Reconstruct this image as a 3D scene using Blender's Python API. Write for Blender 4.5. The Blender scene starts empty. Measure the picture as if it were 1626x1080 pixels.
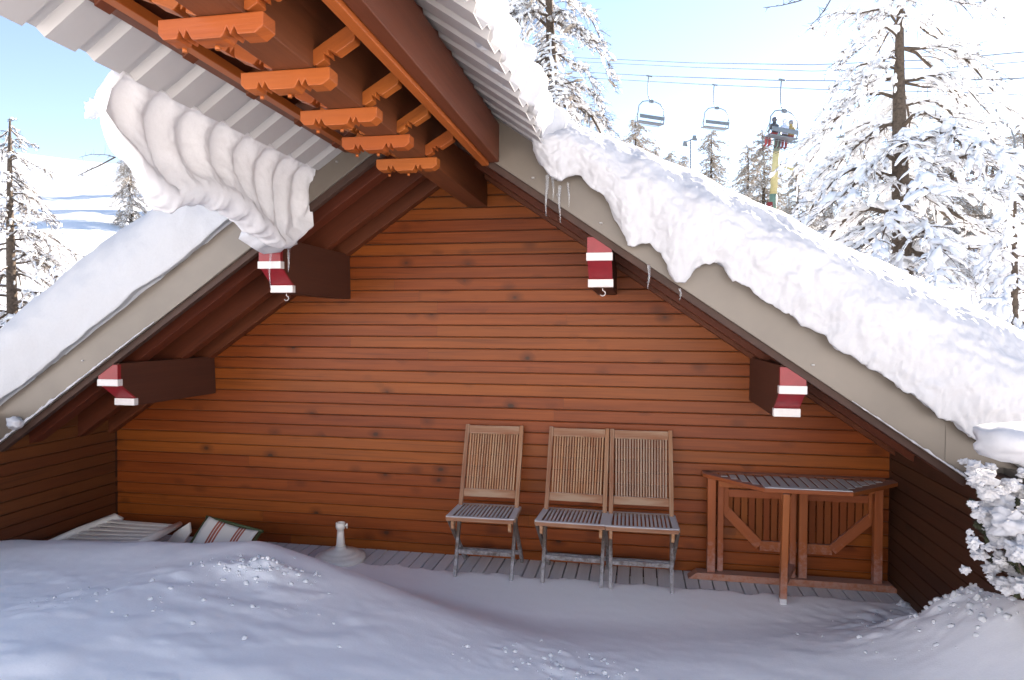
import bpy, math, random
import numpy as np
from mathutils import Vector, Matrix, noise
R = math.radians
rnd = random.Random(7)
scene = bpy.context.scene
COL = scene.collection
PI = math.pi

# ------------------------------------------------------------------ camera
CAMP = Vector((0, -5.1, 1.784)); FPX = 1075.65
yaw, pit, rol = -0.1843431, -0.0200498, 0.0048456
fw = Vector((math.sin(yaw)*math.cos(pit), math.cos(yaw)*math.cos(pit), math.sin(pit)))
r0 = Vector((math.cos(yaw), -math.sin(yaw), 0)); u0 = r0.cross(fw)
rt = r0*math.cos(rol)+u0*math.sin(rol); up = -r0*math.sin(rol)+u0*math.cos(rol)
cd = bpy.data.cameras.new('camera'); cam = bpy.data.objects.new('camera', cd); COL.objects.link(cam)
cam.matrix_world = Matrix(((rt.x, up.x, -fw.x, CAMP.x), (rt.y, up.y, -fw.y, CAMP.y), (rt.z, up.z, -fw.z, CAMP.z), (0, 0, 0, 1)))
cd.sensor_width = 36; cd.lens = 36*FPX/1626; cd.clip_start = 0.05; cd.clip_end = 3000
scene.camera = cam
def ray(x, y): return fw + rt*((x-813)/FPX) - up*((y-540)/FPX)
def atY(x, y, Y): d = ray(x, y); return CAMP + d*((Y-CAMP.y)/d.y)
def atD(x, y, D): return CAMP + ray(x, y).normalized()*D

# ------------------------------------------------------------------ materials
def newmat(name):
    m = bpy.data.materials.new(name); m.use_nodes = True
    nt = m.node_tree; b = nt.nodes['Principled BSDF']
    return m, nt, b
def N(nt, t, **kw):
    n = nt.nodes.new(t)
    for k, v in kw.items():
        if k in n.inputs: n.inputs[k].default_value = v
        else: setattr(n, k, v)
    return n
def L(nt, a, b): nt.links.new(a, b)
def mth(nt, op, a, b=None, c=None):
    n = nt.nodes.new('ShaderNodeMath'); n.operation = op
    for i, v in enumerate((a, b, c)):
        if v is None: continue
        if isinstance(v, (int, float)): n.inputs[i].default_value = v
        else: nt.links.new(v, n.inputs[i])
    return n.outputs[0]
def mix(nt, fac, a, b, mode='MIX'):
    n = nt.nodes.new('ShaderNodeMix'); n.data_type = 'RGBA'; n.blend_type = mode
    for sock, v in ((n.inputs[0], fac), (n.inputs[6], a), (n.inputs[7], b)):
        if isinstance(v, (int, float)): sock.default_value = v
        elif isinstance(v, tuple): sock.default_value = (*v, 1)
        else: nt.links.new(v, sock)
    return n.outputs[2]
def ramp(nt, fac, stops):
    n = nt.nodes.new('ShaderNodeValToRGB'); e = n.color_ramp.elements
    while len(e) < len(stops): e.new(0.5)
    for i, (p, c) in enumerate(stops):
        e[i].position = p; e[i].color = (*c, 1) if isinstance(c, tuple) else (c, c, c, 1)
    nt.links.new(fac, n.inputs[0]); return n.outputs[0]

def wood(name, dark, light, rough=0.5, knots=0.0, frost=0.0, grain=1.0, spec=0.35, weather=0.0, wcol=(.3, .28, .25)):
    m, nt, b = newmat(name)
    uv = N(nt, 'ShaderNodeUVMap').outputs[0]
    sp = N(nt, 'ShaderNodeSeparateXYZ'); L(nt, uv, sp.inputs[0]); u, v = sp.outputs[0], sp.outputs[1]
    idx = mth(nt, 'FLOOR', mth(nt, 'DIVIDE', mth(nt, 'ADD', v, 5.0), 10.0))
    wn = N(nt, 'ShaderNodeTexWhiteNoise', noise_dimensions='1D'); L(nt, idx, wn.inputs['W'])
    def nz(su, sv, det=4, dist=0.0, rough_=.55):
        c = N(nt, 'ShaderNodeCombineXYZ'); L(nt, mth(nt, 'MULTIPLY', u, su), c.inputs[0]); L(nt, mth(nt, 'MULTIPLY', v, sv), c.inputs[1])
        L(nt, mth(nt, 'MULTIPLY', idx, 3.71), c.inputs[2])
        n = N(nt, 'ShaderNodeTexNoise', Scale=1.0, Detail=det, Distortion=dist, Roughness=rough_); L(nt, c.outputs[0], n.inputs['Vector']); return n.outputs[0]
    g = nz(2.2, 70, 5, .6); big = nz(1.1, 9, 3)
    fac = mth(nt, 'ADD', mth(nt, 'MULTIPLY', g, .55*grain), mth(nt, 'MULTIPLY', big, .55))
    fac = mth(nt, 'ADD', fac, mth(nt, 'MULTIPLY', mth(nt, 'SUBTRACT', wn.outputs[0], .5), .20))
    col = ramp(nt, fac, [(.18, dark), (.85, light)])
    hv = N(nt, 'ShaderNodeHueSaturation'); L(nt, col, hv.inputs['Color'])
    L(nt, mth(nt, 'ADD', mth(nt, 'MULTIPLY', wn.outputs[0], .008), .496), hv.inputs['Hue'])
    col = hv.outputs[0]
    if knots > 0:
        c = N(nt, 'ShaderNodeCombineXYZ'); L(nt, mth(nt, 'MULTIPLY', u, 5.2), c.inputs[0])
        L(nt, mth(nt, 'MULTIPLY', v, 7.5), c.inputs[1]); L(nt, mth(nt, 'MULTIPLY', idx, 5.3), c.inputs[2])
        vo = N(nt, 'ShaderNodeTexVoronoi', Scale=1.0, Randomness=1.0, feature='F1'); L(nt, c.outputs[0], vo.inputs['Vector'])
        wn2 = N(nt, 'ShaderNodeTexWhiteNoise', noise_dimensions='3D'); L(nt, vo.outputs['Color'], wn2.inputs['Vector'])
        pick = mth(nt, 'GREATER_THAN', wn2.outputs[0], 1-knots)
        jit = nz(9, 9, 3)
        dist = mth(nt, 'ADD', vo.outputs['Distance'], mth(nt, 'MULTIPLY', mth(nt, 'SUBTRACT', jit, .5), .22))
        core = mth(nt, 'MULTIPLY', ramp(nt, dist, [(.06, 1.0), (.13, 0.0)]), pick)
        halo = mth(nt, 'MULTIPLY', ramp(nt, dist, [(.1, 1.0), (.42, 0.0)]), mth(nt, 'MULTIPLY', pick, .6))
        col = mix(nt, halo, col, tuple(x*.45 for x in dark)); col = mix(nt, mth(nt, 'MULTIPLY', core, .85), col, (.035, .014, .007))
        # long dark streaks between boards
        st = ramp(nt, nz(.7, 26, 4, 1.2), [(.60, 0.0), (.74, .55)])
        col = mix(nt, st, col, tuple(x*.5 for x in dark))
    if weather > 0:
        wf = mth(nt, 'MULTIPLY', ramp(nt, nz(3, 30, 5, .4), [(.35, 0.0), (.7, 1.0)]), weather)
        col = mix(nt, wf, col, wcol)
    if frost > 0:
        geo = N(nt, 'ShaderNodeNewGeometry'); s3 = N(nt, 'ShaderNodeSeparateXYZ'); L(nt, geo.outputs['Normal'], s3.inputs[0])
        pz = N(nt, 'ShaderNodeSeparateXYZ'); L(nt, geo.outputs['Position'], pz.inputs[0])
        n2 = N(nt, 'ShaderNodeTexNoise', Scale=26.0, Detail=6.0, Roughness=.7); L(nt, geo.outputs['Position'], n2.inputs['Vector'])
        upf = mth(nt, 'MULTIPLY', mth(nt, 'SUBTRACT', s3.outputs[2], .5), 1.1)
        low = mth(nt, 'MULTIPLY', mth(nt, 'SUBTRACT', .36, pz.outputs[2]), 1.3)
        f2 = mth(nt, 'ADD', mth(nt, 'MAXIMUM', upf, mth(nt, 'MINIMUM', low, .35)), mth(nt, 'SUBTRACT', n2.outputs[0], .62))
        f2 = mth(nt, 'MULTIPLY', ramp(nt, f2, [(.02, 0.0), (.3, 1.0)]), frost)
        col = mix(nt, f2, col, (.62, .63, .68))
    L(nt, col, b.inputs['Base Color'])
    b.inputs['Roughness'].default_value = rough; b.inputs['Specular IOR Level'].default_value = spec
    bp = N(nt, 'ShaderNodeBump', Strength=.25, Distance=.004); L(nt, g, bp.inputs['Height']); L(nt, bp.outputs[0], b.inputs['Normal'])
    return m

def plain(name, col, rough=.5, metal=0.0, var=.12, scale=8.0, bump=0.0, spec=.5):
    m, nt, b = newmat(name)
    tc = N(nt, 'ShaderNodeTexCoord')
    n = N(nt, 'ShaderNodeTexNoise', Scale=scale, Detail=5.0, Roughness=.6); L(nt, tc.outputs['Object'], n.inputs['Vector'])
    c = ramp(nt, n.outputs[0], [(.3, tuple(x*(1-var) for x in col)), (.7, tuple(min(1, x*(1+var)) for x in col))])
    L(nt, c, b.inputs['Base Color']); b.inputs['Roughness'].default_value = rough; b.inputs['Metallic'].default_value = metal
    b.inputs['Specular IOR Level'].default_value = spec
    if bump:
        bp = N(nt, 'ShaderNodeBump', Strength=bump, Distance=.01); L(nt, n.outputs[0], bp.inputs['Height']); L(nt, bp.outputs[0], b.inputs['Normal'])
    return m

def snowmat(name, col=(.86, .87, .90), s1=7.0, s2=60.0, bump=.5, dist=.03, sss=0.0):
    m, nt, b = newmat(name)
    geo = N(nt, 'ShaderNodeNewGeometry')
    n1 = N(nt, 'ShaderNodeTexNoise', Scale=s1, Detail=7.0, Roughness=.62); L(nt, geo.outputs['Position'], n1.inputs['Vector'])
    n2 = N(nt, 'ShaderNodeTexNoise', Scale=s2, Detail=4.0, Roughness=.7); L(nt, geo.outputs['Position'], n2.inputs['Vector'])
    h = mth(nt, 'ADD', mth(nt, 'MULTIPLY', n1.outputs[0], 1.0), mth(nt, 'MULTIPLY', n2.outputs[0], .22))
    bp = N(nt, 'ShaderNodeBump', Strength=bump, Distance=dist); L(nt, h, bp.inputs['Height']); L(nt, bp.outputs[0], b.inputs['Normal'])
    c = ramp(nt, n2.outputs[0], [(.3, tuple(x*.96 for x in col)), (.6, col)])
    L(nt, c, b.inputs['Base Color']); b.inputs['Roughness'].default_value = .65; b.inputs['Specular IOR Level'].default_value = .25
    if sss:
        b.inputs['Subsurface Weight'].default_value = sss; b.inputs['Subsurface Radius'].default_value = (.06, .075, .1); b.inputs['Subsurface Scale'].default_value = .6
    return m

M = {}
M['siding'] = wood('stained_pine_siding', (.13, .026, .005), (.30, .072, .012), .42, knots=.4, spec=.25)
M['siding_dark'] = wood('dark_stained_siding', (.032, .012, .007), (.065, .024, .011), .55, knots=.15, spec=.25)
M['beam'] = wood('brown_stained_beam', (.085, .024, .011), (.17, .048, .02), .5, knots=.06, spec=.3)
M['rafter'] = wood('red_brown_rafter', (.07, .016, .008), (.15, .036, .014), .55, knots=.08, spec=.3)
M['purlin'] = wood('dark_brown_purlin', (.055, .019, .013), (.09, .03, .018), .6, spec=.25)
M['bracket'] = wood('orange_larch_bracket', (.27, .062, .013), (.43, .112, .022), .45, knots=.05, spec=.35)
M['teak'] = wood('weathered_teak', (.17, .065, .032), (.31, .135, .07), .65, frost=.45, weather=.55, wcol=(.40, .31, .22), spec=.25)
M['slat'] = wood('pale_teak_slat', (.20, .08, .038), (.44, .215, .11), .65, frost=.5, weather=.5, wcol=(.48, .38, .26), spec=.25)
M['leg'] = wood('greyed_chair_leg', (.06, .04, .03), (.13, .095, .078), .8, frost=.42, weather=.3, wcol=(.3, .28, .28))
M['table'] = wood('oiled_teak_table', (.20, .048, .012), (.36, .098, .022), .6, frost=.18, weather=.05, spec=.3)
M['deck'] = wood('grey_weathered_deck', (.50, .49, .50), (.68, .67, .68), .8, frost=0, weather=.3, wcol=(.6, .6, .62), spec=.2)
M['metal'] = plain('taupe_painted_fascia_metal', (.165, .138, .112), .36, 0.0, .16, 1.4, spec=.5)
M['sheet'] = plain('pale_grey_corrugated_metal', (.42, .405, .40), .42, .0, .05, 2.0, spec=.5)
M['red'] = plain('dark_red_paint', (.24, .014, .02), .4, 0, .12, 22.0)
M['white'] = plain('chipped_white_paint', (.62, .58, .56), .5, 0, .06, 40.0)
M['plastic'] = plain('white_resin', (.72, .68, .62), .4, 0, .07, 12.0)
M['dark'] = plain('dark_edge_wood', (.05, .022, .014), .7, 0, .2, 9.0)
M['snow'] = snowmat('powder_snow', (.52, .52, .54), bump=.2, dist=.02, s1=9)  # base colour darkened to hold back the strong light on the roof snow
M['snow_soft'] = snowmat('smooth_drift_snow', (.95, .94, .94), s1=2.5, s2=110, bump=.14, dist=.03)  # base colour lightened to stand in for light missing on the shaded drift
M['snow_roof'] = snowmat('smooth_roof_snow', (.48, .485, .50), s1=3, s2=60, bump=.3, dist=.03)  # roof snow kept dark in colour so its bright faces do not burn out
M['crumb'] = snowmat('crumb_snow', (.66, .665, .68), s1=9, bump=.2, dist=.02)  # crumbs darkened in colour against bright bounce light on their sides
M['snow_far'] = snowmat('snowfield', s1=.25, s2=3.0, bump=.5, dist=.5)
M['snow_tree'] = snowmat('tree_snow', col=(.90, .91, .93), s1=30, s2=120, bump=.3, dist=.02)
M['bark'] = plain('larch_bark', (.085, .062, .046), .9, 0, .55, 26.0, bump=.9)
M['twig'] = plain('dark_twig', (.10, .075, .058), .9, 0, .4, 15.0)
M['frost'] = plain('frosted_twig', (.40, .35, .30), .85, 0, .3, 9.0)
M['steel'] = plain('grey_lift_steel', (.18, .20, .22), .45, .3, .1, 10.0)
M['green'] = plain('green_pylon_paint', (.20, .32, .24), .5, 0, .12, 6.0)
M['yellow'] = plain('flare_tinted_pylon', (.62, .53, .26), .5, 0, .1, 6.0)  # yellow is lens flare tint put into the pylon colour
M['needle'] = plain('dark_shrub_leaf', (.035, .040, .018), .8, 0, .5, 20.0)
def icemat():
    m, nt, b = newmat('clear_ice'); b.inputs['Base Color'].default_value = (.93, .96, 1, 1); b.inputs['Roughness'].default_value = .06
    b.inputs['Transmission Weight'].default_value = .9; b.inputs['IOR'].default_value = 1.31; return m
M['ice'] = icemat()
def sling():
    m, nt, b = newmat('striped_canvas')
    uv = N(nt, 'ShaderNodeUVMap').outputs[0]; sp = N(nt, 'ShaderNodeSeparateXYZ'); L(nt, uv, sp.inputs[0])
    n = nt.nodes.new('ShaderNodeValToRGB'); e = n.color_ramp; e.interpolation = 'CONSTANT'
    W, Rd = (.66, .62, .57, 1), (.36, .10, .06, 1)
    st = [(0, W), (.2, Rd), (.235, W), (.25, Rd), (.29, W), (.305, Rd), (.34, W), (.62, Rd), (.655, W), (.67, Rd), (.71, W), (.725, Rd), (.76, W)]
    while len(e.elements) < len(st): e.elements.new(.5)
    for i, (p_, c_) in enumerate(st): e.elements[i].position = p_; e.elements[i].color = c_
    L(nt, sp.outputs[0], n.inputs[0]); L(nt, n.outputs[0], b.inputs['Base Color']); b.inputs['Roughness'].default_value = .9
    return m
M['sling'] = sling()

# ------------------------------------------------------------------ object helpers
def tag(o, label=None, cat=None, group=None, kind=None):
    if label: o['label'] = label
    if cat: o['category'] = cat
    if group: o['group'] = group
    if kind: o['kind'] = kind
    return o
def empty(name, loc, label, cat, group=None):
    o = bpy.data.objects.new(name, None); COL.objects.link(o); o.location = loc; o.empty_display_size = .1
    return tag(o, label, cat, group)
IDC = [100]
class MB:
    def __init__(s): s.v = []; s.f = []; s.uv = []; s.sm = []
    def face(s, idx, uvs, smooth=False): s.f.append(idx); s.uv.append(uvs); s.sm.append(smooth)
    def poly_prism(s, pts, ax, depth, uax=None, shift=0.0):
        """planar polygon pts (3d) extruded by vector ax*depth"""
        IDC[0] += 1; ro = rnd.uniform(0, 40); rv = 10.0*IDC[0]
        ax = Vector(ax).normalized(); pts = [Vector(p) for p in pts]; n = len(pts)
        ux = Vector(uax).normalized() if uax is not None else (pts[1]-pts[0]).normalized()
        wx = ux.cross(ax)
        if wx.length < 1e-3: wx = pts[1]-pts[0]; wx = wx-ux*wx.dot(ux)
        wx.normalize(); wy = ux.cross(wx)
        o0 = pts[0]; i0 = len(s.v)
        a = [p for p in pts]; b = [p+ax*depth for p in pts]
        s.v += [tuple(p) for p in a+b]
        def uvp(p): d = p-o0; return (d.dot(ux)+ro, d.dot(wx)+d.dot(wy)*.7+rv)
        allp = a+b
        nrm = sum(((pts[(i+1) % n]-pts[0]).cross(pts[(i+2) % n]-pts[0]) for i in range(n)), Vector())
        fa = list(range(n)); fb = list(range(n, 2*n))[::-1]
        flip = nrm.dot(ax)*depth > 0
        if flip: fa = fa[::-1]; fb = fb[::-1]
        for ff in (fa, fb): s.face([i0+i for i in ff], [uvp(allp[i]) for i in ff])
        for i in range(n):
            j = (i+1) % n; q = [i, i+n, j+n, j]
            if flip: q = q[::-1]
            s.face([i0+k for k in q], [uvp(allp[k]) for k in q])
        return s
    def box(s, x0, x1, y0, y1, z0, z1, along='x'):
        d = {'x': (1, 0, 0), 'y': (0, 1, 0), 'z': (0, 0, 1)}[along]
        return s.poly_prism([(x0, y0, z0), (x1, y0, z0), (x1, y0, z1), (x0, y0, z1)], (0, 1, 0), y1-y0, d)
    def bar(s, p0, p1, w, h, side=None):
        """rectangular bar from p0 to p1; w across 'side', h across the third axis"""
        p0 = Vector(p0); p1 = Vector(p1); d = (p1-p0).normalized()
        sd = Vector(side) if side is not None else Vector((1, 0, 0))
        sd = (sd-d*sd.dot(d)).normalized(); t = d.cross(sd)
        q = [p0-sd*w/2-t*h/2, p0+sd*w/2-t*h/2, p0+sd*w/2+t*h/2, p0-sd*w/2+t*h/2]
        return s.poly_prism(q, d, (p1-p0).length, sd if False else d)
    def tube(s, pts, rad, n=8, caps=True, smooth=True):
        pts = [Vector(p) for p in pts]; m = len(pts)
        if not hasattr(rad, '__len__'): rad = [rad]*m
        i0 = len(s.v); pn = None; ln = 0
        for i, p in enumerate(pts):
            d = (pts[min(i+1, m-1)]-pts[max(i-1, 0)])
            if d.length < 1e-9: d = Vector((0, 0, 1))
            d.normalize()
            if pn is None:
                pn = Vector((0, 0, 1)) if abs(d.z) < .9 else Vector((1, 0, 0))
            a = (pn-d*pn.dot(d)).normalized(); pn = a; b = d.cross(a)
            for k in range(n):
                t = 2*PI*k/n; s.v.append(tuple(p+(a*math.cos(t)+b*math.sin(t))*rad[i]))
        for i in range(m-1):
            for k in range(n):
                a = i0+i*n+k; b = i0+i*n+(k+1) % n; s.face([a, b, b+n, a+n], [(i, k/n), (i, (k+1)/n), (i+1, (k+1)/n), (i+1, k/n)], smooth)
        if caps:
            s.face([i0+k for k in range(n)][::-1], [(0, 0)]*n); s.face([i0+(m-1)*n+k for k in range(n)], [(0, 0)]*n)
        return s
    def lathe(s, c, prof, n=32):
        c = Vector(c); i0 = len(s.v); m = len(prof)
        for r, z in prof:
            for k in range(n): t = 2*PI*k/n; s.v.append((c.x+r*math.cos(t), c.y+r*math.sin(t), c.z+z))
        for i in range(m-1):
            for k in range(n):
                a = i0+i*n+k; b = i0+i*n+(k+1) % n; s.face([a, b, b+n, a+n], [(0, 0)]*4, True)
        s.face([i0+k for k in range(n)][::-1], [(0, 0)]*n); s.face([i0+(m-1)*n+k for k in range(n)], [(0, 0)]*n)
        return s
    def build(s, name, mat, parent=None, bevel=0.0, origin=None):
        me = bpy.data.meshes.new(name)
        o0 = Vector(origin) if origin is not None else Vector((0, 0, 0))
        if parent is not None: o0 = parent.matrix_world.translation if parent.type != 'EMPTY' else parent.location
        base = Vector(o0)
        if origin is None and parent is None: base = Vector((0, 0, 0))
        vv = [(a-base.x, b-base.y, c-base.z) for a, b, c in s.v]
        me.from_pydata(vv, [], s.f); uvl = me.uv_layers.new(name='UVMap')
        flat = [c for f in s.uv for q in f for c in q]; uvl.data.foreach_set('uv', flat)
        me.polygons.foreach_set('use_smooth', s.sm); me.materials.append(mat); me.update()
        o = bpy.data.objects.new(name, me); COL.objects.link(o)
        o['_base'] = tuple(base)
        if parent is not None:
            pb = Vector(parent['_base']) if '_base' in parent.keys() else parent.location
            # children of empties sit at local 0 ; children of meshes likewise
            o.parent = parent
        else: o.location = base
        if bevel:
            bm_ = o.modifiers.new('bevel', 'BEVEL'); bm_.width = bevel; bm_.segments = 2; bm_.limit_method = 'ANGLE'; bm_.angle_limit = R(40)
        return o
def part(mb, name, mat, parent, bevel=0.0):
    """mesh in world coordinates -> child in the local frame of its root thing (root at .location, no rotation)"""
    root = parent
    while root.parent is not None: root = root.parent
    base = root.location.copy()
    me = bpy.data.meshes.new(name)
    me.from_pydata([(a-base.x, b-base.y, c-base.z) for a, b, c in mb.v], [], mb.f)
    uvl = me.uv_layers.new(name='UVMap'); uvl.data.foreach_set('uv', [c for f in mb.uv for q in f for c in q])
    me.polygons.foreach_set('use_smooth', mb.sm); me.materials.append(mat); me.update()
    o = bpy.data.objects.new(name, me); COL.objects.link(o); o.parent = parent
    if bevel:
        b_ = o.modifiers.new('bevel', 'BEVEL'); b_.width = bevel; b_.segments = 2; b_.limit_method = 'ANGLE'; b_.angle_limit = R(40)
    return o
def solo(mb, name, mat, origin, label, cat, group=None, bevel=0.0):
    o = empty('tmp', origin, None, None); p = part(mb, name, mat, o, bevel); p.parent = None; p.location = origin
    bpy.data.objects.remove(o); return tag(p, label, cat, group)
def npmesh(name, V, F, mat, smooth=True, parent=None, loc=(0, 0, 0)):
    me = bpy.data.meshes.new(name); V = np.asarray(V, dtype=np.float32); F = np.asarray(F, dtype=np.int32)
    k = F.shape[1]; me.vertices.add(len(V)); me.vertices.foreach_set('co', (V-np.array(loc, dtype=np.float32)).ravel())
    me.loops.add(F.size); me.loops.foreach_set('vertex_index', F.ravel())
    me.polygons.add(len(F)); me.polygons.foreach_set('loop_start', np.arange(0, F.size, k, dtype=np.int32))
    me.polygons.foreach_set('use_smooth', np.full(len(F), smooth)); me.update(calc_edges=True); me.validate()
    me.materials.append(mat)
    o = bpy.data.objects.new(name, me); COL.objects.link(o)
    if parent is not None: o.parent = parent
    else: o.location = loc
    return o
def fbm(p, sc, oct=4, off=0.0):
    return noise.fractal(Vector((p[0]*sc+off, p[1]*sc-off, p[2]*sc+off*.5)), 1.0, 2.0, oct)
def lerp_tab(t, tab):
    if t <= tab[0][0]: return tab[0][1]
    for (a, va), (b, vb) in zip(tab, tab[1:]):
        if t <= b:
            f = (t-a)/(b-a); return va+(vb-va)*f
    return tab[-1][1]
def sm(a, b, t): t = max(0, min(1, (t-a)/(b-a))); return t*t*(3-2*t)
def gridmesh(name, P, mat, loc=(0, 0, 0), closed=False, parent=None):
    """P[i][j] grid of points"""
    n, m = len(P), len(P[0]); V = [tuple(p) for row in P for p in row]; F = []
    for i in range(n-1):
        for j in range(m-1 if not closed else m):
            j2 = (j+1) % m; F.append((i*m+j, (i+1)*m+j, (i+1)*m+j2, i*m+j2))
    o = npmesh(name, V, F, mat, True, parent, loc); return o

# ------------------------------------------------------------------ building dimensions
XC, ZR, SL = -1.301, 3.073, .69          # ridge x, fascia bottom height at the ridge, slope
YF = -1.12                                # plane of the verge fascia
XL, XR = -4.41, 1.73                      # inner faces of the side walls
PITCH = .09076
def zb(x): return ZR - SL*abs(x-XC)
NS = Vector((SL, 0, 1)).normalized()

chalet = empty('wooden_chalet', (XC, 0, 0), 'stained pine chalet with low gable end, taupe metal fascia and jutting ridge porch', 'chalet')

# --- gable wall of boards
def siding_wall(name, x_of, y0, boards, limit, mat, axis='x', flip=1):
    mb = MB()
    for k in boards:
        z0 = k*PITCH - .02; z1 = z0+PITCH-.0045
        segs = limit(z0, z1)
        if segs is None: continue
        (a0, a1), (b0, b1) = segs          # extents at z0 and z1
        cuts = [a0]; 
        if rnd.random() < .55 and a1-a0 > 2.5: cuts.append(rnd.uniform(a0+1, a1-1))
        cuts.append(a1)
        jit = rnd.uniform(-.0012, .0012)
        for c0, c1 in zip(cuts, cuts[1:]):
            lo0 = b0 if c0 == a0 else c0; hi1 = b1 if c1 == a1 else c1
            g = .0012 if c0 != a0 else 0
            pro = [(z0, -.002+jit), (z0+.003, -.0065+jit), (z1-.006, -.0045+jit), (z1, .003+jit)]
            IDC[0] += 1; rv = 10.0*IDC[0]; ro = rnd.uniform(0, 50)
            for (za, ya), (zc, yc) in zip(pro, pro[1:]):
                fa = (za-z0)/(z1-z0); fc = (zc-z0)/(z1-z0)
                xa0 = (c0+g)+(lo0-c0)*fa; xa1 = c1+(hi1-c1)*fa; xc0 = (c0+g)+(lo0-c0)*fc; xc1 = c1+(hi1-c1)*fc
                q = [x_of(xa0, y0, ya, za), x_of(xa1, y0, ya, za), x_of(xc1, y0, yc, zc), x_of(xc0, y0, yc, zc)]
                if flip < 0: q = q[::-1]
                uvs = [(xa0+ro, za-z0+rv), (xa1+ro, za-z0+rv), (xc1+ro, zc-z0+rv), (xc0+ro, zc-z0+rv)]
                if flip < 0: uvs = uvs[::-1]
                i0 = len(mb.v); mb.v += [tuple(p) for p in q]; mb.face([i0, i0+1, i0+2, i0+3], uvs)
    return mb
def gl(z0, z1):
    def ext(z):
        h = (ZR+.10-z)/SL
        return (max(XL, XC-h), min(XR, XC+h)) if h > .02 else (XC-.02, XC+.02)
    if z0 > ZR+.02: return None
    return ext(z0), ext(z1)
w = siding_wall('w', lambda a, y0, d, z: (a, y0+d, z), 0, range(0, 37), gl, M['siding'])
part(w, 'gable_wall', M['siding'], chalet)
# backing sheet behind the boards (dark grooves)
mb = MB(); mb.poly_prism([(XL, .012, -.1), (XR, .012, -.1), (XR, .012, zb(XR)+.1), (XC, .012, ZR+.1), (XL, .012, zb(XL)+.1)], (0, 1, 0), .14, (1, 0, 0))
part(mb, 'wall_backing', M['dark'], chalet)
# side walls along the terrace
def sl(z0, z1): 
    return ((-3.2, 0), (-3.2, 0)) if z1 < zb(XL)+.30 else None
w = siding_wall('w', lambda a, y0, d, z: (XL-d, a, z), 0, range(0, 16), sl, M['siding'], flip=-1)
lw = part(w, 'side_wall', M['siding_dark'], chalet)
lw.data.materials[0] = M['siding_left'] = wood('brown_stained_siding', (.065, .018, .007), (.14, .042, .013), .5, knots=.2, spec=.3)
mb = MB(); mb.box(XL-.02, XL+.006, -.03, .011, -.05, 1.6, 'z'); part(mb, 'corner_strip', M['siding_dark'], chalet)
mb = MB(); mb.box(XR-.006, XR+.02, -.03, .011, -.05, 1.2, 'z'); part(mb, 'corner_strip', M['siding_dark'], chalet)
mb = MB(); mb.box(XL-.16, XL-.012, -3.2, 0, -.1, zb(XL)+.2, 'y'); part(mb, 'wall_backing', M['dark'], chalet)
def sr(z0, z1): 
    return ((-2.1, 0), (-2.1, 0)) if z1 < zb(XR)+.1 else None
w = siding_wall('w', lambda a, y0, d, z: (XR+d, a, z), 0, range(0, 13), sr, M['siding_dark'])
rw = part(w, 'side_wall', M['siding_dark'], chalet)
mb = MB(); mb.box(XR+.012, XR+.16, -2.1, 0, -.1, zb(XR)+.04, 'y'); part(mb, 'wall_backing', M['dark'], chalet)

# --- verge: fascia metal, brown barge, soffit, rafters
def slope_board(xa, xb, y0, y1, o0, o1):
    """board following the roof slope between xa..xb (vertical offsets o0..o1 from zb)"""
    mb = MB(); d = (xb-xa, 0, zb(xb)-zb(xa))
    mb.poly_prism([(xa, y0, zb(xa)+o0), (xb, y0, zb(xb)+o0), (xb, y0, zb(xb)+o1), (xa, y0, zb(xa)+o1)], (0, 1, 0), y1-y0, d); return mb
XRE, XLE = 1.93, -4.56
for (xa, xb) in ((XLE, XC), (XC, XRE)):
    part(slope_board(xa, xb, YF, YF+.02, 0, .27), 'fascia', M['metal'], chalet, .003)
    part(slope_board(xa, xb, YF+.023, YF+.07, -.048, .24), 'barge_board', M['dark'], chalet, .003)
    part(slope_board(xa, xb, -.86, -.74, -.03, .14), 'rafter', M['rafter'], chalet, .004)
    part(slope_board(xa, xb, -.42, -.32, -.05, .14), 'rafter', M['rafter'], chalet, .004)
    part(slope_board(xa, xb, -.10, -.018, -.07, .14), 'rafter', M['rafter'], chalet, .004)
    part(slope_board(xa, xb, YF+.075, 0.0, .145, .18), 'soffit', M['rafter'], chalet)
    part(slope_board(xa, xb, YF+.075, 6.0, .20, .262), 'roof_deck', M['rafter'], chalet)
# fascia screws and joint seams
sc = MB()
for px, py in ((1,1),):
    for X in (-.62, -.47, -.22, .22, .95, -2.05, -2.2, -1.86, -3.7):
        sc.lathe((X, YF-.004, zb(X)+.06 if X > -1 else zb(X)+.12), [(.009, -.004), (.009, .004)], 8)
part(sc, 'screw', M['sheet'], chalet)['kind'] = 'stuff'
for X in (-2.72, 1.62):
    part(slope_board(X, X+.42, YF-.004, YF-.001, .004, .266), 'fascia_lap', M['metal'], chalet)
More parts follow.
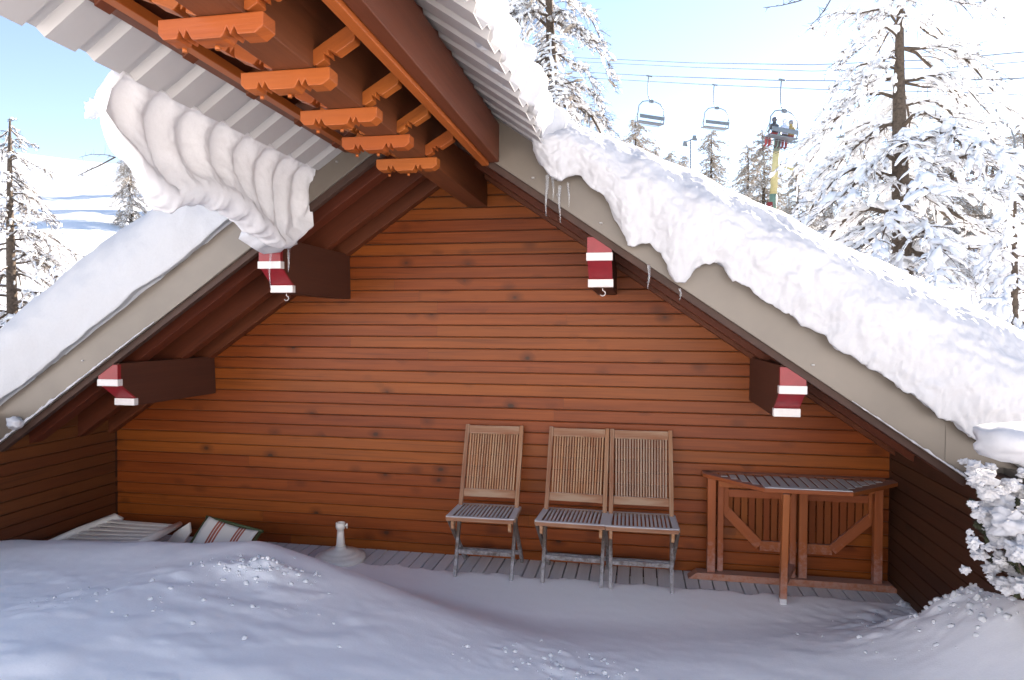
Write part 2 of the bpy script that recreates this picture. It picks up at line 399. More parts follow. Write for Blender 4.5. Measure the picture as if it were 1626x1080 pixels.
# purlins with painted ends
def purlin(x0, x1, zbot, hook):
    zt = zb(max(x0, x1) if x0 > XC else min(x0, x1)) - .02 if False else min(zb(x0), zb(x1))+.0
    zt = max(zb(x0), zb(x1)) - .06
    prof = [(-.0, zbot), (-.915, zbot), (-.92, zbot+.05), (-1.06, zbot+.155), (-1.06, zbot+.20), (-1.075, min(zt, zbot+.36)), (-.02, zt)]
    mb = MB(); mb.poly_prism([(x0, y, z) for y, z in prof], (1, 0, 0), x1-x0, (0, 1, 0))
    p = part(mb, 'purlin', M['purlin'], chalet, .003)
    e = .003
    m = MB(); m.poly_prism([(x0-e, -.932, zbot+.052), (x0-e, -1.072, zbot+.152), (x0-e, -1.052, zbot+.152), (x0-e, -.912, zbot+.052)], (1, 0, 0), x1-x0+2*e, (0, 1, 1))
    m.box(x0-e, x1+e, -1.092, -1.06, zbot+.197, min(zt-.01, zbot+.33), 'x'); part(m, 'red_panel', M['red'], p)
    m = MB(); m.box(x0-.008, x1+.008, -.945, -.905, zbot+.004, zbot+.052, 'x'); part(m, 'white_batten', M['white'], p, .002)
    m = MB(); m.box(x0-.008, x1+.008, -1.098, -1.05, zbot+.151, zbot+.197, 'x'); part(m, 'white_batten', M['white'], p, .002)
    if hook:
        xm = x0*.42+x1*.58; pts = [(xm, -.90, zbot)]
        for t in range(0, 11):
            a = PI*.5 - t*PI*1.35/10
            pts.append((xm+.016*math.cos(a)*1.0, -.90, zbot-.032+.016*math.sin(a)))
        m = MB(); m.tube(pts, .0028, 6); part(m, 'hook', M['white'], p)
purlin(-3.605, -3.463, 1.215, False); purlin(-2.41, -2.265, 1.998, True); purlin(-.297, -.160, 2.022, True); purlin(.787, .920, 1.262, False)

# --- ridge porch: beam, side boards, carved brackets, corrugated sheets
YP = -3.65
XLB, XRB = XC-.505, XC+.476
mb = MB(); mb.box(-1.297, -1.148, YP, 0, 2.70, 3.04, 'y'); part(mb, 'ridge_beam', M['beam'], chalet, .004)
mb = MB(); mb.box(XRB-.06, XRB, YP, YF-.002, zb(XRB)+.018, zb(XRB)+.245, 'y'); part(mb, 'eaves_board', M['beam'], chalet, .004)
mb = MB(); mb.box(XRB-.105, XRB-.063, YP, YF-.002, zb(XRB)+.0, zb(XRB)+.05, 'y'); part(mb, 'batten', M['bracket'], chalet, .003)
mb = MB(); mb.box(XLB, XLB+.06, YP, YF-.002, zb(XLB)+.135, zb(XLB)+.188, 'y'); part(mb, 'eaves_board', M['beam'], chalet, .004)
mb = MB(); mb.box(XLB+.063, XLB+.105, YP, YF-.002, zb(XLB)+.125, zb(XLB)+.165, 'y'); part(mb, 'batten', M['bracket'], chalet, .003)
for s in (-1, 1):
    xo = XLB+.03 if s < 0 else XRB-.03
    part(slope_board(min(XC, xo), max(XC, xo), YP, YF-.002, .262, .285) if s > 0 else slope_board(xo, XC, YP, YF-.002, .19, .215), 'soffit', M['rafter'], chalet)
    for k in range(6):
        yy = YF-.22-.44*k
        part(slope_board(min(XC, xo), max(XC, xo), yy-.035, yy+.035, .16 if s > 0 else .09, .26 if s > 0 else .188), 'rafter', M['beam'], chalet, .003)
def corr(s, name):
    """box profile sheet running down the slope, ribs every .21 m along y"""
    xi, xo = (XC, -.545) if s > 0 else (XLB+.01, -1.985)
    off = .265 if s > 0 else .155
    per = .212; h = .026; V = []; F = []; y = YF-.004; ys = []
    prof = [(0, 0), (.085, 0), (.105, h), (.150, h), (.170, 0)]
    k = 0
    while y > YP:
        for a, b in prof: ys.append((YF-.004-(k*per+a), b+.0))
        k += 1; y = YF-.004-k*per
    for yy, b in ys:
        for x in (xi, xo):
            for t in (0, .004): V.append((x+NS.x*s*(b+t)*1, yy, zb(x)+off+(b+t)))
    n = len(ys)
    for i in range(n-1):
        a = i*4; c = a+4
        F += [(a, a+2, c+2, c), (a+1, c+1, c+3, a+3), (a+2, a+3, c+3, c+2)]
    o = npmesh('corrugated_sheet', V, F, M['sheet'], False, chalet, (XC, 0, 0)); return o
corr(1, 's'); corr(-1, 's')
def carve(p0, dirv, upv, length, hgt, notch):
    """outline of a bracket arm: straight top, notched underside near both ends, chamfered ends"""
    d = Vector(dirv).normalized(); u = Vector(upv).normalized(); P = lambda a, b: Vector(p0)+d*a+u*b
    nd = hgt*.40
    o = [(0, hgt), (0, hgt*.30), (length*.05, 0), (length*.18, 0), (length*.205, nd), (length*.245, .0), (length*.275, nd), (length*.315, .0),
         (length*.335, -hgt*.10), (length*.60, -hgt*.10), (length*.62, 0), (length*.66, nd), (length*.69, 0), (length*.73, nd), (length*.76, 0), (length*.92, 0), (length, hgt*.32), (length, hgt)]
    return [P(a, b) for a, b in o]
for yb in (-1.56, -2.0, -2.41, -2.85, -3.28):
    m = MB(); m.poly_prism(carve((-1.425, yb-.0, 2.637), (1, 0, .0), (0, 0, 1), .345, .061, 0), (0, 1, 0), .07, (1, 0, 0)); part(m, 'bracket_arm', M['bracket'], chalet, .003)
    m = MB(); m.poly_prism(carve((-1.150, yb+.012, 2.702), (1, 0, .60), (-.6, 0, 1), .300, .055, 0), (0, 1, 0), .05, (1, 0, .6)); part(m, 'bracket_strut', M['bracket'], chalet, .003)
    m = MB(); m.poly_prism(carve((-1.295, yb+.012, 2.700), (-1, 0, .42), (.4, 0, 1), .285, .072, 0), (0, 1, 0), .065, (1, 0, -.42)); part(m, 'bracket_strut', M['bracket'], chalet, .003)
    for xx in (-1.36, -1.25):
        m = MB(); m.lathe((xx, yb+.035, 2.610), [(.008, 0), (.008, .012)], 8); part(m, 'peg', M['bracket'], chalet)
# eaves at the low corners running out towards the viewer
mb = MB(); mb.poly_prism([(XRE-.03, YF-.004, zb(XRE)+.0), (XRE-.03, YF-.004, zb(XRE)+.21), (XRE+.07, YF-.004, zb(XRE)+.19), (XRE+.07, YF-.004, zb(XRE)-.02)], (0, -1, 0), 1.7, (0, 1, 0)); part(mb, 'eaves_fascia', M['metal'], chalet, .003)
mb = MB(); mb.box(XRE-.0, XRE+.05, YF-1.7, YF-.01, zb(XRE)-.15, zb(XRE)-.022, 'y'); part(mb, 'eaves_board', M['rafter'], chalet, .003)
mb = MB(); mb.box(XLE-.12, XLE+.02, YF-.02, YF+.10, -.1, zb(XLE)+.25, 'z'); part(mb, 'corner_post', M['rafter'], chalet, .004)

# ------------------------------------------------------------------ deck
dk = MB(); x = XL
rd = random.Random(3)
while x < XR:
    wv = .086; e = min(x+wv, XR); dk.box(x, e, -3.2, -.012, -.045, 0.0-rd.uniform(0, .002), 'y'); x += wv+.009
o = solo(dk, 'deck', M['deck'], (XC, 0, 0), None, None, bevel=.0015); o['kind'] = 'structure'

# ------------------------------------------------------------------ foreground snow
def drift_h(x, y):
    """snow depth over the terrace"""
    c = lerp_tab(x, [(-4.6, .25), (-3.8, .31), (-3.2, .35), (-2.8, .36), (-2.35, .44), (-2.0, .405), (-1.6, .345), (-1.2, .275), (-.8, .20), (-.3, .12), (.4, .07), (1.6, .09), (2.4, .12)])
    # distance in front of the wall where the drift begins
    e = lerp_tab(x, [(-4.6, -.35), (-3.4, -.42), (-2.7, -.42), (-2.3, -.50), (-1.9, -.62), (-1.5, -.74), (-1.0, -.90), (-.5, -1.02), (.0, -.95), (.7, -.78), (1.3, -.66), (1.75, -.55), (2.4, -.3)])
    t = sm(e, e-1.05, y); h = c*math.sin(t*PI/2)**1.0
    h += .22*sm(-1.5, -3.4, y)*(1 - .3*sm(-1, 1.5, x))
    # pile against the right wall
    hp = lerp_tab(-y, [(.62, 0), (.76, .02), (1.0, .20), (1.25, .40), (1.7, .52), (2.4, .42), (3.5, .3)]); h += hp*.86*math.exp(-(max(0, 1.75-x)/.40)**1.6)
    return h, e
NX, NY = 420, 330; P = []
for i in range(NX):
    x = -5.0+8.4*i/(NX-1); row = []
    for j in range(NY):
        y = -.02-5.4*(j/(NY-1))**1.15
        h, e = drift_h(x, y)
        n1 = fbm((x, y, 0), 1.1, 4, 3.1); n2 = fbm((x, y, 0), 5.5, 4, 9.7); n3 = fbm((x, y, 1), 20, 3, 5.0)
        am = sm(e, e-.8, y)
        h += am*(.016*n1+.0014*n2+.0006*n3)
        # trampled, chunky snow at lower left
        ch = sm(-1.55, -2.0, y)*sm(-.9, -1.6, x)
        if ch > 0:
            a = noise.cell(Vector((x*4.0+.6*n1, y*4.4, 2))); b_ = noise.noise(Vector((x*5.2, y*5.2, 7.7))); h += ch*(.020*max(0, b_)**.9 + .008*abs(n2))
        ch = math.exp(-(((x+2.05)/.22)**2+((y+1.72)/.12)**2)); h += ch*(.045+.05*abs(n2))
        ch = math.exp(-(((x+.35)/.35)**2+((y+1.95)/.3)**2)); h += ch*(.014*abs(n2)*2)
        ch = math.exp(-(((x-1.75)/.55)**2+((y+1.0)/.5)**2)); h += ch*(.06*abs(n2))
        # thin dusting close to the wall, breaking up between the boards
        dust = .0075*sm(-.27, -.42, y+.05*n2) + .002*n2*sm(-.2, -.35, y)
        if h < .012: h = max(h, 0)+dust
        else: h += dust
        q = sm(-.30, -.37, y+.06*n2+.02*n3); h = h*q - .07*(1-q) if q < 1 else h
        row.append((x, y, h))
    P.append(row)
DRIFT = P
sn = gridmesh('snow_drift', P, M['snow_soft']); tag(sn, kind='structure')
# loose lumps lying on the drift
def blob_template(sub=2):
    import bmesh
    bm = bmesh.new(); bmesh.ops.create_icosphere(bm, subdivisions=sub, radius=1); bm.verts.ensure_lookup_table()
    V = np.array([v.co[:] for v in bm.verts]); F = np.array([[v.index for v in f.verts] for f in bm.faces]); bm.free(); return V, F
B1, B2, B3 = blob_template(1), blob_template(2), blob_template(3)
RG = np.random.default_rng(5)
def lump(c, r, name, label, cat, group, mat=None, T=None, rough=.35):
    T = T or B3; V = T[0].copy(); off = rnd.uniform(0, 50); k = rnd.uniform(.6, .85)
    out = []
    for v in V:
        d = 1+rough*fbm(v, 1.6, 4, off); out.append((c[0]+v[0]*r*d*rnd.uniform(.99, 1.01), c[1]+v[1]*r*d, c[2]+v[2]*r*d*k))
    o = npmesh(name, out, T[1], mat or M['snow'], True, None, tuple(c)); return tag(o, label, cat, group)

# ------------------------------------------------------------------ roof snow
def crumb(p, edge):
    a = fbm(p, 2.6, 3, 1.7)*.03 + abs(fbm(p, 9, 3, 4.1))*.020*edge + abs(fbm(p, 26, 3, 8.3))*.013*edge
    return a
def roof_snow(name, xs, top_t, drop, bulge, label, soft=0.0, yback=5.5, z_base=.262, nv=90):
    P = []
    for x in xs:
        t = top_t(x); d = drop(x); bu = bulge(x); row = []; z0 = zb(x)+z_base
        # profile: hidden back underside -> front bottom lip -> bulge -> crest -> back
        pts = [(yback, z0+.004), (YF+.06, z0+.004), (YF-.012, z0-.002-max(0, d)*.2)]
        n = 90
        rr = .34
        bot = (YF-.03, z0-d)
        for k in range(n+1):
            a = k/n
            if a < .12:
                q = a/.12; yy = YF-.015-.06*q; zz = z0-d+ (1-math.sqrt(max(0, 1-(1-q)**2)))*.0+.0*q
                zz = z0-d+.015*(1-q)
            else:
                q = (a-.12)/.88; th = q*PI/2
                yy = YF-.075-bu*math.sin(min(1, q*2.2)*PI/2)*math.cos(th)**.7 + (.55)*(1-math.cos(th))**1.25
                zz = z0-d + (t+d)*math.sin(th)**.85
            pts.append((yy, zz))
        y0, zt = pts[-1]
        for k in range(1, 30):
            q = (k/29)**1.6; pts.append((y0+(yback-y0)*q, zt+.02*math.sin(q*9+x)))
        for k, (yy, zz) in enumerate(pts):
            if k < 2: row.append((x, yy, zz)); continue
            e = max(0.0, min(1, 1-(zz-(z0-d))/(t+d+.01)))*(1-soft)
            c = crumb((x, yy, zz), .35+.9*e if soft < .5 else .12)
            fr = sm(YF+1.0, YF-.1, yy)
            gx = fbm((x, yy, zz), 8, 3, 31)*.02*e**2; gz = fbm((x, yy, zz), 9, 3, 57)*.025*e**2; row.append((x+gx, yy-c*fr*1.1-(.02*e*fr), zz+c*.5*(1-.6*e)+gz))
        P.append(row)
    # close ends by collapsing to their centre
    for idx in (0, -1):
        c = Vector((0, 0, 0)); 
        for p in P[idx]: c += Vector(p)/len(P[idx])
        sh = [tuple(Vector(p)*.0+Vector((P[idx][0][0], p[1]*.0+c.y, c.z))) for p in P[idx]]
        if idx == 0: P.insert(0, sh)
        else: P.append(sh)
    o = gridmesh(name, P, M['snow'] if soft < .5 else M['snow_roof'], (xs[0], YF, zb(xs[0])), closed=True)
    return tag(o, label, 'snow')
def drop_r(x):
    tab = [(-.62, .04), (-.56, .13), (-.48, .16), (-.42, .09), (-.34, .03), (-.24, .04), (-.16, .10), (-.10, .19), (-.05, .215), (-.01, .20), (.06, .14), (.12, .17), (.17, .23), (.21, .255), (.24, .24), (.29, .15), (.36, .06), (.43, .01), (.5, .03), (.62, .035), (.8, .03), (1.0, .03), (1.3, .035), (1.6, .04), (1.95, .03)]
    return lerp_tab(x, tab)+.014*fbm((x, 0, 0), 9, 4, 2.2)+.006*fbm((x, 3, 0), 30, 3, 1)
xs = [-.60+(2.32+.60)*i/360 for i in range(361)]
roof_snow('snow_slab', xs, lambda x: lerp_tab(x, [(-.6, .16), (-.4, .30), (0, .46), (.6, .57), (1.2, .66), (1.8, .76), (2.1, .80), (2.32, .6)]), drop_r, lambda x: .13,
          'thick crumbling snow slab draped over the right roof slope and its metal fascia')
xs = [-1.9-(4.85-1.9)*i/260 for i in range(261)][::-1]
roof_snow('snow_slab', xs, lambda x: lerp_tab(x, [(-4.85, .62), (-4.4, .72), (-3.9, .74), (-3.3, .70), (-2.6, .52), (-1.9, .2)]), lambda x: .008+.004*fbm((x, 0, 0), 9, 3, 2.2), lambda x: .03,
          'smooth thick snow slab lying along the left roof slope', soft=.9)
# snow on the right side of the porch roof
P = []
for i in range(150):
    y = YF+.25-(-YP-1.1+.22)*i/149; row = []
    xe = -.545
    t = .20+.05*math.sin(y*3)+.06*fbm((y, 0, 0), 1.5, 3, 2); ov = .045*fbm((y, 0, 0), 4.5, 3, 7)-.01+ .08*sm(-1.5, -1.1, y)
    gap = .05*max(0, math.sin((y-YF)*2*PI/.212))*sm(-1.5, -2.2, y)
    for k in range(40):
        a = k/39
        if a < .15: q = a/.15; xx = XC+.02+(xe-XC-.03)*q; zz = zb(xx)+.300
        else:
            q = (a-.15)/.85; th = q*PI
            if q < .5: xx = xe+ov-gap+.055*math.sin(q*2*PI); zz = zb(xe)+.300+ (t)*math.sin(q*PI)
            else:
                qq = (q-.5)*2; xx = (xe+ov-gap)+(XC+.02-(xe+ov-gap))*qq; zz = zb(xx)+.300+t
        c = fbm((xx, y, zz), 5, 4, 3)*.03 if a > .15 else 0
        row.append((xx+c, y, zz+c*.6))
    P.append(row)
for idx in (0, -1):
    c = P[idx][0]; m_ = [((XC+xe)/2, c[1], zb((XC+xe)/2)+.35)]*40
    P.insert(0, m_) if idx == 0 else P.append(m_)
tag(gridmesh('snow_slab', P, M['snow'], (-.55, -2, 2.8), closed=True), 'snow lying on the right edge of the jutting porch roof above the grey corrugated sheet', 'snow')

# hanging snow cornice on the left of the porch, ribbed by the corrugation
P = []; NYC = 190; ya, ybk = -2.74, -1.14
for i in range(NYC):
    fy = i/(NYC-1); y = ya+(ybk-ya)*fy
    Ln = lerp_tab(fy, [(0, .30), (.06, .38), (.15, .44), (.22, .36), (.3, .32), (.4, .34), (.55, .38), (.7, .44), (.82, .49), (.9, .46), (1, .34)])+.03*fbm((y, 0, 0), 7, 3, 1)
    th_ = lerp_tab(fy, [(0, .05), (.03, .09), (.12, .13), (.6, .16), (.92, .14), (1, .06)])
    xe = -1.992; ze = zb(-1.985)+.155+.012
    row = []; inner = []; ph = (y-YF)*2*PI/.212
    rib = .5+.5*math.cos(ph); rib = rib**.75
    x_, z_ = xe, ze; n = 34; ds = Ln/n
    for k in range(n+1):
        a = k/n
        ang = -PI+.60 + 1.00*sm(0, .45, a) + (.75-.75*sm(.35, .95, fy))*sm(.4, 1, a)      # heading: down the slope, then straight down, then curling back in
        nx, nz_ = -math.sin(ang), math.cos(ang)                 # normal
        am = .050*sm(0, .12, a)*(1-.7*sm(.75, 1, a))
        dsp = (rib-.5)*am
        inner.append((x_, z_, nx, nz_, dsp, a))
        x_ += math.cos(ang)*ds; z_ += math.sin(ang)*ds
    for (xx, zz, nx, nz_, dsp, a) in inner:
        c = fbm((xx, y, zz), 6, 4, 2)*.012 + fbm((xx, y, zz), 2.2, 2, 8)*.03*a + fbm((xx, y, zz), 28, 3, 5)*.004
        row.append((xx+nx*(dsp+c), y+.07*a*a*(1-fy)-.02*a, zz+nz_*(dsp+c)))
    xx, zz, nx, nz_, _, _ = inner[-1]
    for k in range(1, 9):
        t = k/9*PI; row.append((xx-nx*th_*.5*(1-math.cos(t))+math.cos(-PI/2+.8)*.06*math.sin(t), y+.05, zz-nz_*th_*.5*(1-math.cos(t))-.06*math.sin(t)+.012*fbm((y, k, 0), 9, 3, 4)))
    for (xx, zz, nx, nz_, dsp, a) in inner[::-1][::2]:
        c = fbm((xx, y, zz), 4, 5, 12)*.07
        row.append((xx-nx*(th_+c), y+.07*a*a*(1-fy)-.02*a, zz-nz_*(th_+c)))
    P.append(row)
for idx, yy in ((0, -.05), (-1, .04)):
    src = P[idx]; c = sum((Vector(p) for p in src), Vector())/len(src)
    r1 = [tuple(Vector(p)*.55+c*.45+Vector((0, yy, 0))) for p in src]; r2 = [tuple(c+Vector((0, yy*1.2, 0)))]*len(src)
    if idx == 0: P.insert(0, r1); P.insert(0, r2)
    else: P += [r1, r2]
corn = gridmesh('snow_cornice', P, snowmat('packed_cornice_snow', (.72, .71, .72), 6, 60, .3, .015), (-2.1, -1.8, 2.7), closed=True)  # snow colour darkened to tone down light on the curl
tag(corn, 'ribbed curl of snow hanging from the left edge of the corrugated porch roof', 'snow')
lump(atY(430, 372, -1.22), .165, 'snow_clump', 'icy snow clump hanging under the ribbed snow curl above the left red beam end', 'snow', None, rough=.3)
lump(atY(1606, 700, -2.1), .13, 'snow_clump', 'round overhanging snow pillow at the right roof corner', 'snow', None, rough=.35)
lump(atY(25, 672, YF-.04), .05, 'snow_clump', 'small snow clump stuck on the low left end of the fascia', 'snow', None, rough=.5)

# thin snow line caught on the bottom edge of the fascia
def rime(xa, xb, label, amp):
    P = []; n = 160
    for i in range(n):
        x = xa+(xb-xa)*i/(n-1); r = amp*(.35+.9*abs(fbm((x, 0, 0), 12, 4, 2)))*(.25+.75*(i/(n-1)))
        c = Vector((x, YF-.012, zb(x)+.004+r*.5)); row = []
        for k in range(10):
            t = 2*PI*k/10; row.append((c.x, c.y+math.cos(t)*r*.8, c.z+math.sin(t)*r+.004*fbm((x, k, 0), 30, 2, 1)))
        P.append(row)
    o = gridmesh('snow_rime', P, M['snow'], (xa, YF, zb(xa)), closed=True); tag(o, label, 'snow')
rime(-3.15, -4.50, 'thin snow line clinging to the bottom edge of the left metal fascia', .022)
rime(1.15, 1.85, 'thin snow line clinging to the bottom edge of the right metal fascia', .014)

# icicles
def icicle(px, py, Y, length, r, label):
    p = atY(px, py, Y); n = 12; pts = []; rad = []
    for k in range(n+1):
        a = k/n; pts.append((p.x+.004*math.sin(a*5+px), Y+.003*math.cos(a*7), p.z-length*a)); rad.append(r*(1-a)**.7*(1+.18*math.sin(a*38))+.0008)
    m = MB(); m.tube(pts, rad, 8); return solo(m, 'icicle', M['ice'], p, label, 'icicle', 'icicles hanging from the roof snow')
icicle(868, 278, YF-.10, .24, .010, 'longest icicle, at the left tip of the draped snow on the right roof')
icicle(878, 275, YF-.09, .16, .007, 'thin icicle just right of the longest one under the draped snow')
icicle(889, 295, YF-.10, .21, .009, 'long icicle in the middle of the fringe under the draped snow')
icicle(903, 290, YF-.10, .14, .006, 'short icicle at the right of the fringe under the draped snow')
icicle(1030, 420, YF-.07, .14, .008, 'lone icicle beside the right red and white beam end')
icicle(1080, 458, YF-.06, .07, .006, 'stubby icicle at the lowest lobe of the draped snow')
icicle(429, 395, -1.12, .27, .007, 'thin icicle hanging in front of the left red beam end')
icicle(458, 390, -1.12, .17, .010, 'thicker icicle right of the left red beam end')

# ------------------------------------------------------------------ folding chairs
def make_chair(label, prm):
    """origin: middle of the chair on the deck at the wall side"""
    o = empty('folding_chair', (0, 0, 0), label, 'chair', 'folding teak chairs against the wall')
    w = .22
    yt, zt, yf = -.055, 1.03, -.475
    def st(z): return yt+(yf-yt)*(1-z/zt)
    def pt(x, z, dy=0): return (x, st(z)+dy, z)
    fr = MB()
    for s in (-1, 1): fr.bar(pt(s*w*.95, .44), pt(s*(w-.012), zt), .03, .022, (1, 0, 0))
    fr.bar(pt(-w+.028, zt-.035), pt(w-.028, zt-.035), .02, .062, (0, 1, -.35)); 
    fr.bar(pt(-w+.028, .555), pt(w-.028, .555), .02, .058, (0, 1, -.35))
    part(fr, 'back_frame', M['teak'], o, .003)
    sb = MB(); n = 19
    for i in range(n):
        x = -w+.042+(2*w-.084)*i/(n-1); sb.bar(pt(x*.975, .58), pt(x, zt-.062), .0115, .012, (1, 0, 0))
    part(sb, 'back_slats', M['slat'], o, .0015)
    for s in (-1, 1):
        m = MB(); m.bar(pt(s*w*.95, .445), (s*w*.92, yf, 0.0), .024, .034, (1, 0, 0)); part(m, 'leg', M['leg'], o, .003)
        m = MB(); m.bar((s*(w+.018), -.545, .455), (s*(w-.0), -.075, 0.0), .022, .034, (1, 0, 0)); part(m, 'leg', M['leg'], o, .003)
        m = MB(); m.poly_prism([(s*(w-.028), -.56, .43), (s*(w-.028), -.48, .43), (s*(w-.028), -.50, .385), (s*(w-.028), -.53, .36), (s*(w-.028), -.555, .375)], (1, 0, 0), .02*s, (0, 1, 0)); part(m, 'hinge_block', M['slat'], o, .002)
    m = MB(); m.bar((-w*.92, yf+.07, .165), (w*.92, yf+.07, .165), .022, .03, (0, 1, 0)); part(m, 'stretcher', M['leg'], o, .002)
    m = MB(); m.bar((-w*.98, -.19, .11), (w*.98, -.19, .11), .02, .028, (0, 1, 0)); part(m, 'stretcher', M['leg'], o, .002)
    se = MB(); y0, y1, z = -.22, -.585, .452
    se.bar((-w-.015, y1, z), (w+.015, y1, z), .034, .026, (0, 1, 0)); se.bar((-w+.01, y0, z), (w-.01, y0, z), .03, .024, (0, 1, 0))
    for s in (-1, 1): se.bar((s*(w-.004), y0-.016, z), (s*(w+.004), y1+.018, z), .045, .024, (1, 0, 0))
    part(se, 'seat_frame', M['teak'], o, .003)
    ss = MB(); n = 14
    for i in range(n):
        x = -w+.045+(2*w-.09)*i/(n-1); ss.bar((x, y0-.02, z+.003), (x, y1+.02, z+.003), .017, .014, (1, 0, 0))
    part(ss, 'seat_slats', M['slat'], o, .0015)
    # dusting of snow lying on the seat
    sd = MB()
    for s in (-1, 1): sd.bar((s*(w-.008), y0-.03, z+.0145), (s*(w+.0), y1-.005, z+.0145), .040, .007, (1, 0, 0))
    sd.bar((-w+.02, y1+.004, z+.0145), (w-.02, y1+.004, z+.0145), .030, .006, (0, 1, 0))
    for i in range(n):
        x = -w+.045+(2*w-.09)*i/(n-1); sd.bar((x, y0-.10+.03*math.sin(i*2.2), z+.0125), (x, y1+.02, z+.0125), .015, .006, (1, 0, 0))
    part(sd, 'snow_dusting', M['snow'], o, .0025)
    return o
def copy_tree(o, parent=None):
    c = o.copy(); COL.objects.link(c); c.parent = parent
    for ch in o.children: copy_tree(ch, c)
    return c
c1 = make_chair('weathered slatted folding chair standing apart, left of the close pair', 0)
c2 = copy_tree(c1); c2['label'] = 'middle slatted folding chair, left one of the close pair against the wall'
c3 = copy_tree(c1); c3['label'] = 'slatted folding chair nearest the gateleg table, greyest backrest'
c1.location = (-1.072, .0, 0); c1.rotation_euler.z = R(1.0); c2.location = (-.425, 0, 0); c2.rotation_euler.z = R(-1.5); c3.location = (.025, -.01, 0); c3.rotation_euler.z = R(.8)
# grey backrest for the third chair
for ch in c3.children:
    if ch.name.startswith('back_slats'):
        ch.data = ch.data.copy(); ch.data.materials[0] = wood('greyed_teak_slat', (.20, .10, .06), (.42, .27, .18), .7, frost=.5, weather=.5, wcol=(.36, .29, .23))

# ------------------------------------------------------------------ gateleg table
t = empty('gateleg_table', (1.07, -.1, 0), 'half folded slatted gateleg table with one leaf up and dusted with snow', 'table')
ZT = .742
tp = [(.46, -.02), (1.74, -.02), (1.74, -.15), (1.345, -.52), (.81, -.52), (.46, -.13)]
rim = MB()
for (a, b) in zip(tp, tp[1:]+tp[:1]):
    A, B = Vector((a[0], a[1], ZT)), Vector((b[0], b[1], ZT)); d = (B-A).normalized(); ins = Vector((d.y, -d.x, 0))
    cx = Vector((1.1, -.22, ZT)); ins = ins if ins.dot(cx-A) > 0 else -ins
    rim.poly_prism([A+Vector((0, 0, -.022)), B+Vector((0, 0, -.022)), B-d*.035+ins*.07+Vector((0, 0, -.022)), A+d*.035+ins*.07+Vector((0, 0, -.022))], (0, 0, 1), .026, d)
part(rim, 'top_frame', M['table'], t, .003)
sl_ = MB(); nsl = 20; snd = MB()
def inside(x):
    y1 = -.52+.065
    if x < .84: y1 = -.13+.05-(x-.46)*(.39/.35)+.02
    if x > 1.32: y1 = -.52+.065+(x-1.32)*(.37/.395)
    return min(-.1, y1)
for i in range(nsl):
    x = .54+(1.66-.54)*i/(nsl-1); y1 = inside(x)
    if y1 > -.11: continue
    wv = .047; sl_.box(x-wv/2, x+wv/2, y1, -.085, ZT-.016, ZT, 'y')
    yb_ = -.16-.03*math.sin(i*1.7); 
    if y1 < yb_-.02: snd.box(x-wv/2+.001, x+wv/2-.001, y1, yb_, ZT+.0005, ZT+.006, 'y')
part(sl_, 'top_slats', M['table'], t, .002)
snd.poly_prism([(.83, -.455, ZT+.0045), (1.33, -.455, ZT+.0045), (1.345, -.512, ZT+.0045), (.815, -.512, ZT+.0045)], (0, 0, 1), .006, (1, 0, 0))
part(snd, 'snow_dusting', M['snow'], t, .002)
for x0, x1 in ((.492, .548), (1.585, 1.64)):
    m = MB(); m.box(x0, x1, -.16, -.105, .049, ZT-.024, 'z'); part(m, 'leg', M['table'], t, .004)
for (a_, b_, c__, d__) in ((.565, .605, -.1235, -.085), (1.105, 1.16, -.1535, -.105), (1.045, 1.085, -.1535, -.115)):
    m = MB(); m.box(a_, b_, c__, d__, .049, ZT-.024, 'z'); part(m, 'inner_post', M['table'], t, .003)
m = MB(); m.poly_prism([(.36, -.18, .0), (.42, -.18, .048), (1.70, -.18, .048), (1.76, -.18, .0)], (0, 1, 0), .10, (1, 0, 0)); part(m, 'foot_rail', M['table'], t, .004)
m = MB(); m.box(.565, 1.6, -.15, -.11, ZT-.085, ZT-.026, 'x'); part(m, 'apron', M['table'], t, .003)
# gate leg swung out
g0 = Vector((1.06, -.15, 0)); g1 = Vector((.93, -.515, 0))
m = MB(); m.bar((g1.x, g1.y, .0), (g1.x+.012, g1.y, ZT-.023), .042, .05, (1, 0, 0)); part(m, 'gate_leg', M['table'], t, .004)
m = MB(); m.bar((g0.x, g0.y, .0+.13), (g1.x, g1.y, .13), .035, .045, (0, 0, 1)); part(m, 'gate_rail', M['table'], t, .003)
m = MB(); m.bar((g0.x, g0.y, ZT-.06), (g1.x, g1.y, ZT-.06), .05, .03, (0, 0, 1)); part(m, 'gate_rail', M['table'], t, .003)
m = MB(); m.box(g1.x-.022, g1.x+.022, g1.y-.027, g1.y+.024, .0, .045, 'z'); part(m, 'snow_cap', M['snow'], t, .006)
# hanging leaf
lf = MB(); YL = -.05
LQ = [0]
def lb(a, b, w_): LQ[0] += 1; yy = YL-.012-.0022*(LQ[0] % 7); lf.bar((a[0], yy, a[1]), (b[0], yy, b[1]), .022, w_, (0, 1, 0))
lb((.60, .60), (1.60, .60), .055); lb((.60, .50), (.86, .235), .07); lb((.86, .235), (1.34, .235), .07); lb((1.34, .235), (1.62, .50), .07)
lb((.615, .47), (.615, .70), .06); lb((1.60, .47), (1.60, .70), .06)
part(lf, 'leaf_frame', M['table'], t, .003)
ls = MB()
for i in range(19):
    x = .655+(1.57-.655)*i/18; zl = .24 if .86 < x < 1.34 else (.235+(.86-x)*1.02 if x <= .86 else .235+(x-1.34)*.95)
    ls.box(x-.021, x+.021, YL+.002, YL+.018, zl, .71, 'z')
part(ls, 'leaf_slats', wood('dark_teak_leaf_slat', (.12, .03, .009), (.24, .062, .016), .6, spec=.15), t, .002)

